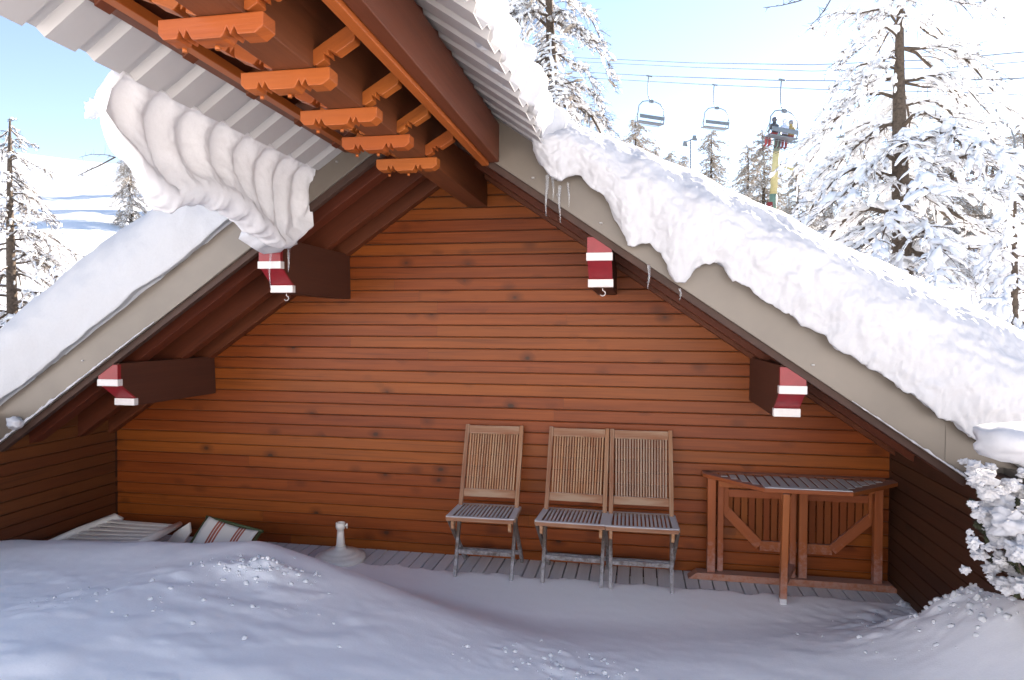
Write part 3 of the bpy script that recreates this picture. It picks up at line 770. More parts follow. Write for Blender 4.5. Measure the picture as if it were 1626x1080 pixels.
# ------------------------------------------------------------------ parasol base
pb = empty('parasol_base', (-2.215, -.30, 0), 'white round plastic parasol base with short tube beside the snow drift', 'parasol base')
m = MB(); m.lathe((-2.215, -.30, 0), [(.185, 0), (.19, .02), (.186, .036), (.165, .046), (.150, .050), (.148, .056), (.12, .062), (.10, .070), (.098, .076), (.06, .084), (.04, .095), (.038, .11)], 48); part(m, 'foot', M['plastic'], pb)
m = MB(); m.lathe((-2.215, -.30, 0), [(.034, .095), (.031, .13), (.026, .20), (.024, .235), (.032, .238), (.036, .255), (.036, .285), (.030, .287), (.026, .287), (.026, .25)], 28); part(m, 'tube', M['plastic'], pb)
m = MB(); m.tube([(-2.18, -.30, .268), (-2.155, -.315, .268)], .008, 8); m.tube([(-2.157, -.315, .25), (-2.157, -.315, .287)], .006, 8); part(m, 'screw_knob', M['plastic'], pb)

# ------------------------------------------------------------------ loungers half buried at left
sb_ = empty('sun_lounger', (-3.7, -.55, .1), 'white slatted resin sun lounger folded flat and half buried in the left corner', 'sun lounger')
A = atY(70, 868, -.75); B = atY(190, 823, -.28); Cc = atY(290, 832, -.42); 
ux = (Cc-B); ux.z = 0; 
p_bl = atY(60, 872, -.85); p_tl = atY(182, 822, -.25); p_br = atY(215, 868, -.95); p_tr = atY(286, 832, -.36)
fr = MB(); fr.tube([p_bl, p_bl*.5+p_tl*.5+Vector((0, 0, .012)), p_tl, p_tl+Vector((.05, .02, -.03))], [.03, .03, .036, .03], 10); part(fr, 'side_rail', M['plastic'], sb_)
fr = MB(); fr.tube([p_br, p_br*.5+p_tr*.5, p_tr], [.028, .03, .020], 10); part(fr, 'side_rail', M['plastic'], sb_)
for k in range(7):
    a = .10+.13*k; q0 = p_bl.lerp(p_tl, a); q1 = p_br.lerp(p_tr, a); m = MB(); m.bar(q0, q1, .045, .014, (p_tl-p_bl)); part(m, 'slat', M['plastic'], sb_, .004)
m = MB(); q = atY(262, 832, -.40); pts = [atY(262, 864, -.45), atY(276, 846, -.45), atY(300, 830, -.45), atY(302, 846, -.45), atY(292, 862, -.45)]
m.poly_prism(pts, (0, 1, 0), .025, (1, 0, 0)); part(m, 'armrest', M['plastic'], sb_, .006)
dc = empty('deck_chair', (-3.0, -.5, .1), 'striped white and rust canvas deck chair poking out of the snow', 'deck chair')
TL, TR, BR_, BL_ = atY(332, 820, -.42), atY(410, 843, -.50), atY(372, 900, -.72), atY(288, 888, -.66)
m = MB(); n = 12
for i in range(n+1):
    for j in range(n+1):
        a, b_ = i/n, j/n; p = TL.lerp(TR, a).lerp(BL_.lerp(BR_, a), b_); p.z += -.018*math.sin(a*PI)*(1-b_*.3)+.008*math.sin(b_*6); m.v.append(tuple(p))
for i in range(n):
    for j in range(n):
        q = [i*(n+1)+j, i*(n+1)+j+1, (i+1)*(n+1)+j+1, (i+1)*(n+1)+j]; m.face(q, [((k//(n+1))/n, (k % (n+1))/n) for k in q], True)
cv = part(m, 'canvas', M['sling'], dc); sm_ = cv.modifiers.new('thick', 'SOLIDIFY'); sm_.thickness = .004
dg = plain('dark_green_frame', (.05, .07, .025), .6)
m = MB(); m.tube([TL+Vector((-.012, 0, -.012)), BL_+Vector((-.02, 0, -.02)), BL_.lerp(TL, -.5)], .012, 8); m.tube([TR+Vector((.012, .01, -.01)), BR_+Vector((.01, 0, -.02))], .012, 8); m.tube([TL+Vector((-.03, .012, -.008)), TR+Vector((.03, .012, -.008))], .012, 8); part(m, 'frame', dg, dc)

# ------------------------------------------------------------------ terrain
def elev(az):
    """elevation angle (deg) of the snowfield crest by azimuth (deg, 0 = +y, + = right)"""
    return lerp_tab(az, [(-90, 10), (-60, 9), (-50, 9.5), (-43, 10.5), (-36, 10.6), (-20, 9), (0, 8.0), (11, 8.9), (20, 8.4), (30, 8.2), (50, 9), (90, 9)])
def terr(x, y):
    dx, dy = x-CAMP.x, y-CAMP.y; d = math.hypot(dx, dy); az = math.degrees(math.atan2(dx, dy))
    E = elev(az) if abs(az) < 90 else elev(90 if az > 0 else -90)
    dc_ = 70 if az > -25 else 62
    if abs(az) > 95: E *= max(0, 1-(abs(az)-95)/40)
    if d < 10: z = -.35+(1.4+.35)*sm(6.5, 10, d)*sm(.5, 4, y) if y > .5 else -.35
    if d >= 10:
        e = E*(1-math.exp(-(min(d, dc_)-10)/22))/(1-math.exp(-(dc_-10)/22))
        z = 1.4*sm(-2, 6, y) - .35*(1-sm(-2, 6, y)) + min(d, dc_)*math.tan(R(e)) - 0
        if d > dc_: z -= (d-dc_)*.02
    if y < -6: z = max(z, -.35+5.0*sm(-7.2, -13, y)) if abs(az) > 90 else z  # unseen snow bank behind the camera, added to bounce sun onto the shaded wall
    n = fbm((x, y, 0), .09, 4, 2.0)*.35*sm(9, 30, d)*(1-.6*sm(55, 75, d)) + fbm((x, y, 0), .6, 3, 5.0)*.07*sm(8, 15, d)
    return z+n
rs = [3+.0*k for k in range(1)] + [5.5*1.035**k for k in range(135)]
P = []
na = 420
for r in rs:
    row = []
    for k in range(na+1):
        a = 2*PI*k/na - PI
        x, y = CAMP.x+r*math.sin(a), CAMP.y+r*math.cos(a); row.append((x, y, terr(x, y)))
    P.append(row)
g = gridmesh('snowfield', P, M['snow_far']); tag(g, kind='structure')
# distant ridge
P = []
for i in range(90):
    az = R(-110+150*i/89); row = []
    for j in range(26):
        q = j/25; d = 395+32*q
        ez = lerp_tab(math.degrees(az), [(-110, 11), (-60, 11.0), (-46, 11.9), (-38, 12.3), (-28, 11), (-10, 8), (10, 6), (40, 5)])
        e = ez*math.sin(min(1, q/.85)*PI*.5)**1.0 if q < .85 else ez*(1-(q-.85)*.3)
        x, y = d*math.sin(az), d*math.cos(az)-5; z = d*math.tan(R(max(0, e)))*.985 + fbm((x, y, 0), .012, 5, 1)*5*min(1, q*2)
        row.append((x, y, z))
    P.append(row)
tag(gridmesh('mountain', P, M['snow_far']), kind='structure')

# ------------------------------------------------------------------ trees
class Geo:
    def __init__(s): s.V = []; s.F = []; s.n = 0
    def add(s, V, F): s.V.append(V); s.F.append(F+s.n); s.n += len(V)
    def tube(s, pts, rad, n=5):
        pts = np.asarray(pts, float); m = len(pts); d = np.gradient(pts, axis=0); d /= (np.linalg.norm(d, axis=1)[:, None]+1e-9)
        ref = np.where(np.abs(d[:, 2:3]) > .9, np.array([[1., 0, 0]]), np.array([[0, 0, 1.]]))
        a = np.cross(d, ref); a /= (np.linalg.norm(a, axis=1)[:, None]+1e-9); b = np.cross(d, a)
        t = np.arange(n)*2*PI/n; rad = np.asarray(rad, float).reshape(-1, 1, 1)*np.ones((m, 1, 1))
        V = pts[:, None, :]+rad*(a[:, None, :]*np.cos(t)[None, :, None]+b[:, None, :]*np.sin(t)[None, :, None])
        i = np.arange(m-1)[:, None]*n; k = np.arange(n)[None, :]; k2 = (k+1) % n
        F = np.stack([i+k, i+k2, i+k2+n, i+k+n], -1).reshape(-1, 4)
        s.add(V.reshape(-1, 3), F)
    def blobs(s, C, S, T, rng, D=None, jit=.18):
        """C centres (k,3), S scales (k,3); D unit directions for the long (first) axis"""
        C = np.asarray(C, float); S = np.asarray(S, float); k = len(C)
        if k == 0: return
        V0, F0 = T; nv = len(V0)
        if D is None: D = rng.normal(size=(k, 3))
        D = np.asarray(D, float); D = D/(np.linalg.norm(D, axis=1)[:, None]+1e-9)
        ref = np.where(np.abs(D[:, 2:3]) > .9, np.array([[1., 0, 0]]), np.array([[0, 0, 1.]]))
        a = np.cross(D, ref); a /= (np.linalg.norm(a, axis=1)[:, None]+1e-9); b = np.cross(D, a)
        J = 1+jit*rng.normal(size=(k, nv, 1))
        W = V0[None]*J
        W = C[:, None]+W[..., 0:1]*(D*S[:, 0:1])[:, None]+W[..., 1:2]*(a*S[:, 1:2])[:, None]+W[..., 2:3]*(b*S[:, 2:3])[:, None]
        F = (F0[None]+(np.arange(k)*nv)[:, None, None]).reshape(-1, F0.shape[1])
        s.add(W.reshape(-1, 3), F)
    def build(s, name, mat, parent, smooth=True):
        V = np.concatenate(s.V)
        if len({f.shape[1] for f in s.F}) > 1: s.F = [np.concatenate([f[:, [0, 1, 2]], f[:, [0, 2, 3]]]) if f.shape[1] == 4 else f for f in s.F]
        F = np.concatenate(s.F); return npmesh(name, V, F, mat, smooth, parent, (0, 0, 0))
def snow_tree(name, loc, H, rb, Lmax, nb, label, seed, droop=.35, snow=1.0, fine=1.0, base=.12, lean=(0, 0), cat='tree', group=None, frost=0.0, T=None, shape=.8, twl=1.0, bark=True, az0=None, mass=0.0, side=0.0):
    rng = np.random.default_rng(seed); root = empty(name, loc, label, cat, group)
    wood_ = Geo(); tw = Geo(); sn_ = Geo(); T = T or B1
    # trunk
    n = 22; zs = np.linspace(-.6, H, n); tx = lean[0]*(np.clip(zs, 0, H)/H)**1.3*H + .012*H*np.sin(zs*.9+seed)*.5; ty = lean[1]*(zs/H)*H + .012*H*np.cos(zs*.7+seed)*.5
    tx -= tx[1]; ty -= ty[1]
    tr = rb*(1-np.clip(zs, 0, H)/H)**.8+.012; tr[0] *= 1.15
    wood_.tube(np.stack([tx, ty, zs], 1), tr, 12)
    C, S, D = [], [], []; MC, MS, MD = [], [], []
    def trunk(z): return np.array([np.interp(z, zs, tx), np.interp(z, zs, ty), z])
    for i in range(nb):
        f = base+(1-base)*((i+rng.uniform(0, 1))/nb); z = f*H
        Lb = Lmax*((1-f)**shape)*(.65+.6*rng.random())+.12*Lmax*(1-f*.5)
        az = rng.uniform(0, 2*PI); Lb *= 1+side*math.cos(az)
        m = 9; tt = np.linspace(0, 1, m); up0 = rng.uniform(-.15, .3)*(1 if f < .8 else 2.5)
        wob = rng.normal(size=3)*.08*Lb
        rr = Lb*tt*(1-.10*tt); zz = Lb*(up0*tt-droop*(.7+.6*rng.random())*tt**2*1.4 + .10*droop*np.sin(tt*9+i))
        bx = np.cos(az)*rr-np.sin(az)*wob[0]*np.sin(tt*3); by = np.sin(az)*rr+np.cos(az)*wob[0]*np.sin(tt*3)
        P0 = trunk(z); pts = np.stack([P0[0]+bx, P0[1]+by, P0[2]+zz], 1)
        r0_ = max(.006, rb*.30*(1-f*.7)*(Lb/Lmax)**.7); rad = r0_*(1-tt)**.8+.004
        wood_.tube(pts, rad, 6)
        qs = np.linspace(.06, 1, 26); cs = np.stack([np.interp(qs, tt, pts[:, k]) for k in range(3)], 1); ph_ = rng.uniform(0, 20)
        nn = np.abs(np.sin(qs*9*Lb+ph_)*.5+np.sin(qs*23*Lb+ph_*2)*.35+rng.normal(size=26)*.16); rs_ = (.006+.050*snow*nn*min(1.3, .4+Lb*.4))*(.35+.65*np.sin(np.clip(qs*PI, .2, PI-.2)))
        cs[:, 2] += r0_*(1-qs)**.8*.8+rs_*.62; cs += rng.normal(size=cs.shape)*rs_[:, None]*.22
        sn_.tube(cs, rs_, 8)
        npd = int(Lb*4*fine*snow)+1
        for q in rng.random(npd):
            q = .08+.92*q; j = q*(m-1); j0 = min(int(j), m-2); p = pts[j0]+(pts[j0+1]-pts[j0])*(j-j0); dd = pts[j0+1]-pts[j0]; dd = dd/np.linalg.norm(dd)
            w_ = (.018+.055*rng.random()**1.7)*min(1.6, .5+Lb*.45)*snow**.5; C.append(p+np.array([0, 0, r0_*.9+w_*.55])); S.append((w_*rng.uniform(1.1, 2.2), w_, w_*rng.uniform(.6, .9))); D.append(dd+rng.normal(size=3)*.25)
        for q in rng.random(int(Lb*mass)):
            q = .1+.9*q; j = q*(m-1); j0 = min(int(j), m-2); p = pts[j0]+(pts[j0+1]-pts[j0])*(j-j0)+rng.normal(size=3)*np.array([1, 1, .8])*.09*Lb**.5; MC.append(p); w_ = rng.uniform(.02, .05)*(Lmax/2.3)**.5; MS.append((w_*2.6, w_*.8, w_*.6)); MD.append((math.cos(az), math.sin(az), rng.uniform(-1.6, .2)))
        # twigs
        nt_ = int(Lb*9*fine*twl)+3
        for q in rng.random(nt_):
            q = .12+.88*q; j = q*(m-1); j0 = min(int(j), m-2); p = pts[j0]+(pts[j0+1]-pts[j0])*(j-j0)
            lt = Lb*(.14+.22*rng.random())*(1-.45*q)+.05; sd = rng.choice([-1, 1]); aa = az+sd*rng.uniform(.4, 1.3)
            k = 5; t2 = np.linspace(0, 1, k); dz = -lt*(.15+.9*droop*rng.random()*1.3)*t2**1.4 + lt*.12*rng.normal()*t2
            tp_ = np.stack([p[0]+np.cos(aa)*lt*t2*(1-.2*t2), p[1]+np.sin(aa)*lt*t2*(1-.2*t2), p[2]+dz], 1)
            tw.tube(tp_, np.maximum(.0022, r0_*.22*(1-t2))*1.0+.0014*max(1, Lmax/2.5), 3)
            if rng.random() < .8*snow+.3*frost:
                q6 = np.linspace(.0, .95, 7); c6 = np.stack([np.interp(q6, t2, tp_[:, k]) for k in range(3)], 1); r6 = (.003+.016*snow**.5*np.abs(rng.normal(size=7))*min(1.4, .5+Lb*.4)); c6[:, 2] += r6*.6; sn_.tube(c6, r6, 5)
            if rng.random() < .25*snow:
                nb2 = int(1+lt*8*fine*(snow+frost))
                for q2 in rng.random(nb2):
                    q2 = .1+.9*q2; j2 = q2*(k-1); j20 = min(int(j2), k-2); p2 = tp_[j20]+(tp_[j20+1]-tp_[j20])*(j2-j20); d2 = tp_[j20+1]-tp_[j20]
                    w_ = (.012+.04*rng.random()**1.6)*min(1.5, .5+Lb*.35)*(snow+frost*.5)**.5; C.append(p2+np.array([0, 0, w_*.3])); S.append((w_*rng.uniform(1.6, 3.4), w_, w_*.7)); D.append(d2+1e-4)
            # side sprigs
            for _ in range(int(2*fine*twl)+1):
                q2 = rng.random(); j20 = min(int(q2*(k-1)), k-2); p2 = tp_[j20]; l3 = lt*.35*rng.random()+.03; a3 = aa+rng.normal()*.9
                e3 = p2+np.array([np.cos(a3)*l3, np.sin(a3)*l3, l3*rng.uniform(-.9, .25)]); tw.tube([p2, (p2+e3)/2+rng.normal(size=3)*.01, e3], [.0022*max(1, Lmax/2.5), .0018*max(1, Lmax/2.5), .001], 3)
    # snow patches stuck to the trunk
    for _ in range(int(26*snow)):
        z = rng.uniform(.05, 1)*H; a = rng.uniform(0, 2*PI); rr = np.interp(z, zs, tr); p = trunk(z)+np.array([np.cos(a), np.sin(a), 0])*rr*.95; w_ = rb*.28*rng.uniform(.4, 1)
        C.append(p); S.append((w_*2.2, w_, w_)); D.append((0, 0, 1))
    sn_.blobs(np.array(C), np.array(S), T, rng, np.array(D), .16)
    if MC: tw.blobs_q = Geo(); tw.blobs_q.blobs(np.array(MC), np.array(MS), B1, rng, np.array(MD), .2); tw.blobs_q.build('twig_clumps', M['frost'], root)
    wood_.build('trunk', M['bark'] if bark else M['frost'], root)
    if tw.n: tw.build('twigs', M['frost'] if frost else M['twig'], root)
    if sn_.n: sn_.build('snow_load', M['snow_tree'], root)
    return root
def ground_at(px, D):
    p = atD(px, 512, D); return Vector((p.x, p.y, terr(p.x, p.y)))
def tree_px(name, px, ytop, D, **kw):
    """tree whose trunk stands at picture column px, D metres off, its tip reaching row ytop"""
    g = ground_at(px, D); tip = atD(px, ytop, D); H = tip.z-g.z
    return snow_tree(name, g, H, **kw)
# big larch right
tree_px('larch_tree', 1432, -150, 11.5, rb=.16, Lmax=2.1, nb=58, label='big snow laden larch with drooping branches behind the right roof slope', seed=14, droop=.5, snow=.85, fine=1.3, base=.2, T=B2, lean=(-.01, 0), shape=.32, twl=2.2, mass=0, side=.1, cat='tree')
tree_px('larch_tree', 868, -330, 13.5, rb=.2, Lmax=2.8, nb=70, label='tall bare larch with rimed twigs rising behind the porch roof', seed=4, droop=.62, snow=.6, fine=1.5, base=.2, shape=.4, twl=3.0, mass=2, side=-.22)
tree_px('larch_tree', 22, 178, 13.0, rb=.075, Lmax=1.35, nb=62, label='slender dark larch with thin snowy twigs at the far left', seed=21, droop=.5, snow=.5, fine=1.5, base=.0, lean=(.0, 0), shape=.7, twl=2.2)
tree_px('larch_tree', 1612, 318, 8.2, rb=.05, Lmax=.62, nb=46, label='small weeping tree buried in snow at the right edge beyond the roof', seed=33, droop=.9, snow=1.6, fine=1.6, base=.02, shape=.3, T=B2)
far = [(1004, 176, 30, 3, 'frosted conifer close behind the tall bare larch, tips showing at its lower right'), (1064, 232, 48, 3, 'frosted conifer between the two leftmost empty chairs'), (1036, 225, 40, 3.0, 'frosted conifer touching the tall bare larch on its right'), (1128, 196, 44, 2.6, 'pointed frosted conifer just right of the floodlight mast'),
       (1082, 238, 60, 3.0, 'pale frosted conifer left of the floodlight mast, furthest back'), (1186, 222, 52, 2.3, 'narrow frosted conifer left of the lift pylon'), (1208, 196, 46, 2.8, 'tall frosted conifer whose crown reaches the loaded chair'),
       (1262, 250, 42, 2.4, 'frosted conifer directly behind the lift pylon'), (1318, 262, 50, 2.6, 'frosted conifer between the lift pylon and the big larch'), (1510, 150, 36, 2.2, 'frosted larch in the gap right of the big trunk'), (1572, 190, 40, 2.0, 'frosted larch behind the right most chair'), (1480, 246, 36, 2.4, 'low frosted tree close behind the big trunk, right side'), (1622, 180, 42, 2.2, 'frosted tree cut by the right edge of the picture'), (1365, 275, 56, 2.6, 'distant frosted tree seen through the big larch, left side')]
prot = []
for k in range(3):
    prot.append(None)
for i, (px, yt, D_, Lm, lab) in enumerate(far):
    g = ground_at(px, D_); tip = atD(px, yt, D_); H = tip.z-g.z; v = i % 3
    if prot[v] is None:
        o = snow_tree('frosted_tree', g, 10.0, rb=.16, Lmax=2.3, nb=92, label=lab, seed=50+v, droop=.5, snow=.5, fine=.8, mass=44, base=.04, group='frosted trees behind the chairlift', frost=.7, shape=.5, twl=1.5)
        prot[v] = o
    else:
        o = copy_tree(prot[v]); o.location = g; o['label'] = lab
    o.scale = (H/10*1.35, H/10*1.35, H/10); o.rotation_euler.z = i*1.3
    if i == 0: pass
# distant band of trees along the crest
bg = [(1232, 300), (1250, 306), (1290, 300), (1306, 305), (1338, 302), (1352, 296), (1392, 300), (1406, 308), (1450, 300), (1466, 292), (1530, 300), (1546, 290), (1596, 290), (198, 272), (210, 268)]
pr = snow_tree('frosted_tree', (0, 0, 0), 5.0, rb=.1, Lmax=1.3, nb=46, label='x', seed=77, droop=.45, snow=.6, fine=.6, mass=30, base=.04, group='small frosted trees on the far crest', frost=.7, shape=.5, twl=.7)
order = ['first', 'second', 'third', 'fourth', 'fifth', 'sixth', 'seventh', 'eighth', 'ninth', 'tenth', 'eleventh', 'twelfth', 'thirteenth']
for i, (px, yt) in enumerate(bg):
    o = pr if i == 0 else copy_tree(pr); D_ = 62+5*math.sin(i*2.1); g = ground_at(px, D_); tip = atD(px, yt, D_); H = max(2.5, tip.z-g.z)
    o.location = g; o.scale = (H/5*1.5, H/5*1.5, H/5); o.rotation_euler.z = i*.9
    o['label'] = ('small crest tree, %s from the lift pylon going right' % order[i]) if i < 13 else ('small snowy tree on the left hillside beside the hanging snow, %s' % ('lower one' if i == 13 else 'right one'))

for i, (px, D_, H, lab) in enumerate([(208, 34, 3.9, 'snowy hillside tree just under the hanging snow, nearest the roof'), (330, 40, 8, 'snowy tree on the left hillside hidden behind the roof, leftmost'), (420, 36, 8, 'snowy tree on the left hillside hidden behind the roof, middle'), (500, 44, 9, 'snowy tree on the left hillside hidden behind the roof, right'), (380, 52, 8, 'snowy tree on the left hillside hidden behind the roof, highest up the slope')]):
    o = copy_tree(prot[i % 3]); o.location = ground_at(px, D_); o.scale = (H/10,)*3; o.rotation_euler.z = i; o['label'] = lab; o['group'] = 'trees on the left hillside'
# shrub at the right wall, heavy with snow
def shrub():
    rng = np.random.default_rng(9); base = Vector((1.62, -1.95, .70)); root = empty('shrub', base, 'dark shrub bowed under snow clumps against the right side wall', 'shrub')
    st_ = Geo(); lf_ = Geo(); sn_ = Geo(); C, S, D = [], [], []; LC, LS = [], []
    tips = [(1548, 735), (1560, 760), (1580, 800), (1545, 770), (1560, 810), (1600, 790), (1625, 800), (1590, 840), (1618, 860), (1555, 850), (1570, 880), (1600, 900), (1622, 830), (1540, 800), (1630, 760), (1640, 900), (1612, 920), (1585, 925), (1660, 820), (1660, 860)]
    for i, (px, py) in enumerate(tips):
        e = atY(px, py, -1.95+.3*rng.random()); e = np.array(e)-np.array(base); b = np.array([rng.uniform(0, .3), rng.uniform(-.1, .1), -.2])
        t_ = np.linspace(0, 1, 7)[:, None]; mid = (b+e)/2+np.array([.12, .05, .12]); pts = (1-t_)**2*b+2*t_*(1-t_)*mid+t_**2*e
        st_.tube(pts, .006*(1-t_[:, 0])+.002, 5)
        for _ in range(12):
            q = rng.uniform(.45, .95); j = min(int(q*6), 5); p = pts[j]+(pts[j+1]-pts[j])*(q*6-j)+rng.normal(size=3)*.016
            LC.append(p-np.array([0, 0, .03])); LS.append((.024, .009, .003))
            st_.tube([pts[j], (pts[j]+p)/2, p-np.array([0, 0, .04])], [.002, .0015, .001], 3)
    pads = [(1548, 742, 13), (1560, 757, 15), (1566, 782, 13), (1582, 800, 19), (1604, 803, 20), (1560, 815, 11), (1587, 826, 22), (1612, 832, 24), (1600, 856, 18), (1622, 872, 20), (1546, 862, 9), (1556, 882, 11), (1574, 902, 11), (1592, 888, 13), (1616, 905, 14), (1545, 800, 6), (1540, 845, 5), (1622, 780, 14), (1604, 772, 11), (1628, 752, 9), (1635, 850, 20), (1640, 810, 18), (1570, 870, 7), (1578, 845, 9), (1532, 905, 7), (1600, 930, 16), (1630, 930, 18), (1552, 768, 9), (1572, 742, 8)]
    T = blob_template(4)
    for px, py, rp in pads:
        for sub in range(2):
            rr = rp*.0024*(1 if sub == 0 else rng.uniform(.35, .6)); c0 = np.array(atY(px+(0 if sub == 0 else rng.normal()*rp*.8), py+(0 if sub == 0 else rng.normal()*rp*.7), -1.95+.12*rng.normal()))-np.array(base)
            off = rng.uniform(0, 90); sh = np.array([1.15, .9, .8])*rng.uniform(.85, 1.2, 3); Vn = np.array([np.array(v)*rr*sh*(1+.75*fbm(v, 1.7, 4, off)+.18*fbm(v, 6, 3, off)) for v in T[0]])
            sn_.add(Vn+c0, T[1]); lf_.blobs(LC, LS, B1, rng)
    st_.build('stems', M['twig'], root); lf_.build('leaves', M['needle'], root); sn_.build('snow_load', M['snow'], root)
shrub()

# loose branches in view
def branch(pxs, Y, label, name='branch', r=.008, snow=0):
    rng = np.random.default_rng(len(label)); pts = [np.array(atY(px, py, Y)) for px, py in pxs]; o0 = Vector(pts[0]); root = empty(name, o0, label, 'branch')
    g_ = Geo(); pts = np.array(pts)-np.array(o0); n = len(pts); tt = np.linspace(0, n-1, 14); P_ = np.stack([np.interp(tt, range(n), pts[:, k]) for k in range(3)], 1)
    g_.tube(P_, np.linspace(r, r*.3, 14), 5); C = []; S = []
    for j in range(2, 13):
        e = P_[j]+rng.normal(size=3)*np.array([.05, .02, .05])*Y/4; g_.tube([P_[j], (P_[j]+e)/2+rng.normal(size=3)*.006, e], [r*.4, r*.3, r*.15], 4)
        for _ in range(int(snow*3)): C.append(P_[j]+(e-P_[j])*rng.random()+np.array([0, 0, .02])); w_ = .034+.045*rng.random(); S.append((w_*1.5, w_, w_*.8))
    g_.build('twigs', M['twig'], root)
    if C: s_ = Geo(); s_.blobs(C, S, B2, rng); s_.build('snow_load', M['snow_tree'], root)
branch([(185, 128), (172, 150), (158, 168), (143, 186)], 3.0, 'snow capped branch tip poking out left of the hanging snow', r=.018, snow=2.2)
branch([(182, 250), (160, 262), (140, 271), (124, 279)], 4.0, 'bare twig pointing left below the hanging snow', r=.013)
branch([(184, 250), (170, 246), (145, 245), (126, 250)], 4.2, 'thin bare twig pointing left below the hanging snow, upper one', r=.008)
branch([(1335, -30), (1312, 12), (1300, 28), (1286, 42)], 3.5, 'bare twig hanging down at the top of the sky, right one', r=.010)
branch([(1300, -12), (1268, 2), (1240, 9), (1212, 12)], 3.5, 'bare twig reaching left at the top of the sky, left one', r=.010)

# ------------------------------------------------------------------ chairlift
def cable(pts, D, label):
    P_ = [atD(px, py, d) for (px, py), d in zip(pts, D)]; m = MB(); m.tube(P_, .022, 6); return solo(m, 'lift_cable', M['steel'], P_[0], label, 'cable', 'chairlift cables')
cable([(900, 113), (1038, 121), (1242, 128), (1440, 129), (1585, 126), (1700, 120)], [60, 48, 39, 33, 30, 28], 'lower front lift cable carrying the loaded chair')
cable([(900, 122), (1131, 135), (1300, 142), (1500, 146), (1700, 154)], [64, 52, 46, 40, 36], 'lowest lift cable carrying the second chair from the left')
cable([(900, 91), (1100, 100), (1290, 103), (1500, 94), (1700, 76)], [62, 50, 42, 36, 32], 'highest lift cable crossing the sky')
cable([(900, 97), (1100, 107), (1290, 113), (1500, 108), (1700, 92)], [70, 58, 50, 44, 40], 'faint lift cable just below the highest one')
def make_chair_lift(label):
    """origin at the cable grip, local x across the seat"""
    o = empty('lift_chair', (0, 0, 0), label, 'chairlift chair', 'chairs hanging from the lift cable')
    m = MB(); m.tube([(0, 0, 0), (-.06, 0, -.10), (-.09, 0, -.6), (-.08, 0, -1.15), (.0, 0, -1.42), (.18, 0, -1.55)], .035, 8); part(m, 'hanger', M['steel'], o)
    m = MB(); m.box(-.22, .22, -.05, .05, -.04, .04); part(m, 'grip', M['steel'], o, .02)
    m = MB(); m.box(.05, .32, -.09, .09, -1.66, -1.48); part(m, 'hub', M['steel'], o, .03)
    m = MB(); w_ = .98; cx = .18
    pts = [(cx-w_, .1, -2.92), (cx-w_-.04, 0, -2.5), (cx-w_+.04, 0, -1.95), (cx-w_*.68, 0, -1.66), (cx-.3, 0, -1.57), (cx+.3, 0, -1.57), (cx+w_*.68, 0, -1.66), (cx+w_-.04, 0, -1.95), (cx+w_+.04, 0, -2.5), (cx+w_, .1, -2.92)]
    m.tube(pts, .032, 8); part(m, 'frame', M['steel'], o)
    m = MB(); m.box(cx-w_*.95, cx+w_*.95, -.12, -.06, -2.72, -2.48); part(m, 'backrest', M['steel'], o, .02)
    m = MB(); m.box(cx-w_*.98, cx+w_*.98, -.08, .42, -2.93, -2.87); part(m, 'seat', M['steel'], o, .02)
    m = MB(); m.tube([(cx-w_, 0, -2.25), (cx-w_+.05, .5, -2.95), (cx+w_-.05, .5, -2.95), (cx+w_, 0, -2.25)], .02, 6); part(m, 'safety_bar', M['steel'], o)
    return o
lc = make_chair_lift('empty lift chair, leftmost against the open sky')
spots = [((1031, 121), 47, 12, None), ((1135, 135), 52, 6, 'empty lift chair in the middle, hanging lowest on its cable'), ((1242, 127), 40, 14, 'loaded lift chair carrying skiers above the pylon'), ((1585, 124), 31, 16, 'lift chair with riders half hidden behind snowy branches at the right'), ((1352, 144), 50, 12, 'lift chair mostly hidden behind the big larch trunk')]
chs = []
for i, ((px, py), D_, rz, lab) in enumerate(spots):
    o = lc if i == 0 else copy_tree(lc)
    if lab: o['label'] = lab
    o.location = atD(px, py, D_); o.rotation_euler.z = R(rz+22); o.scale = (1, 1, 1); chs.append(o)
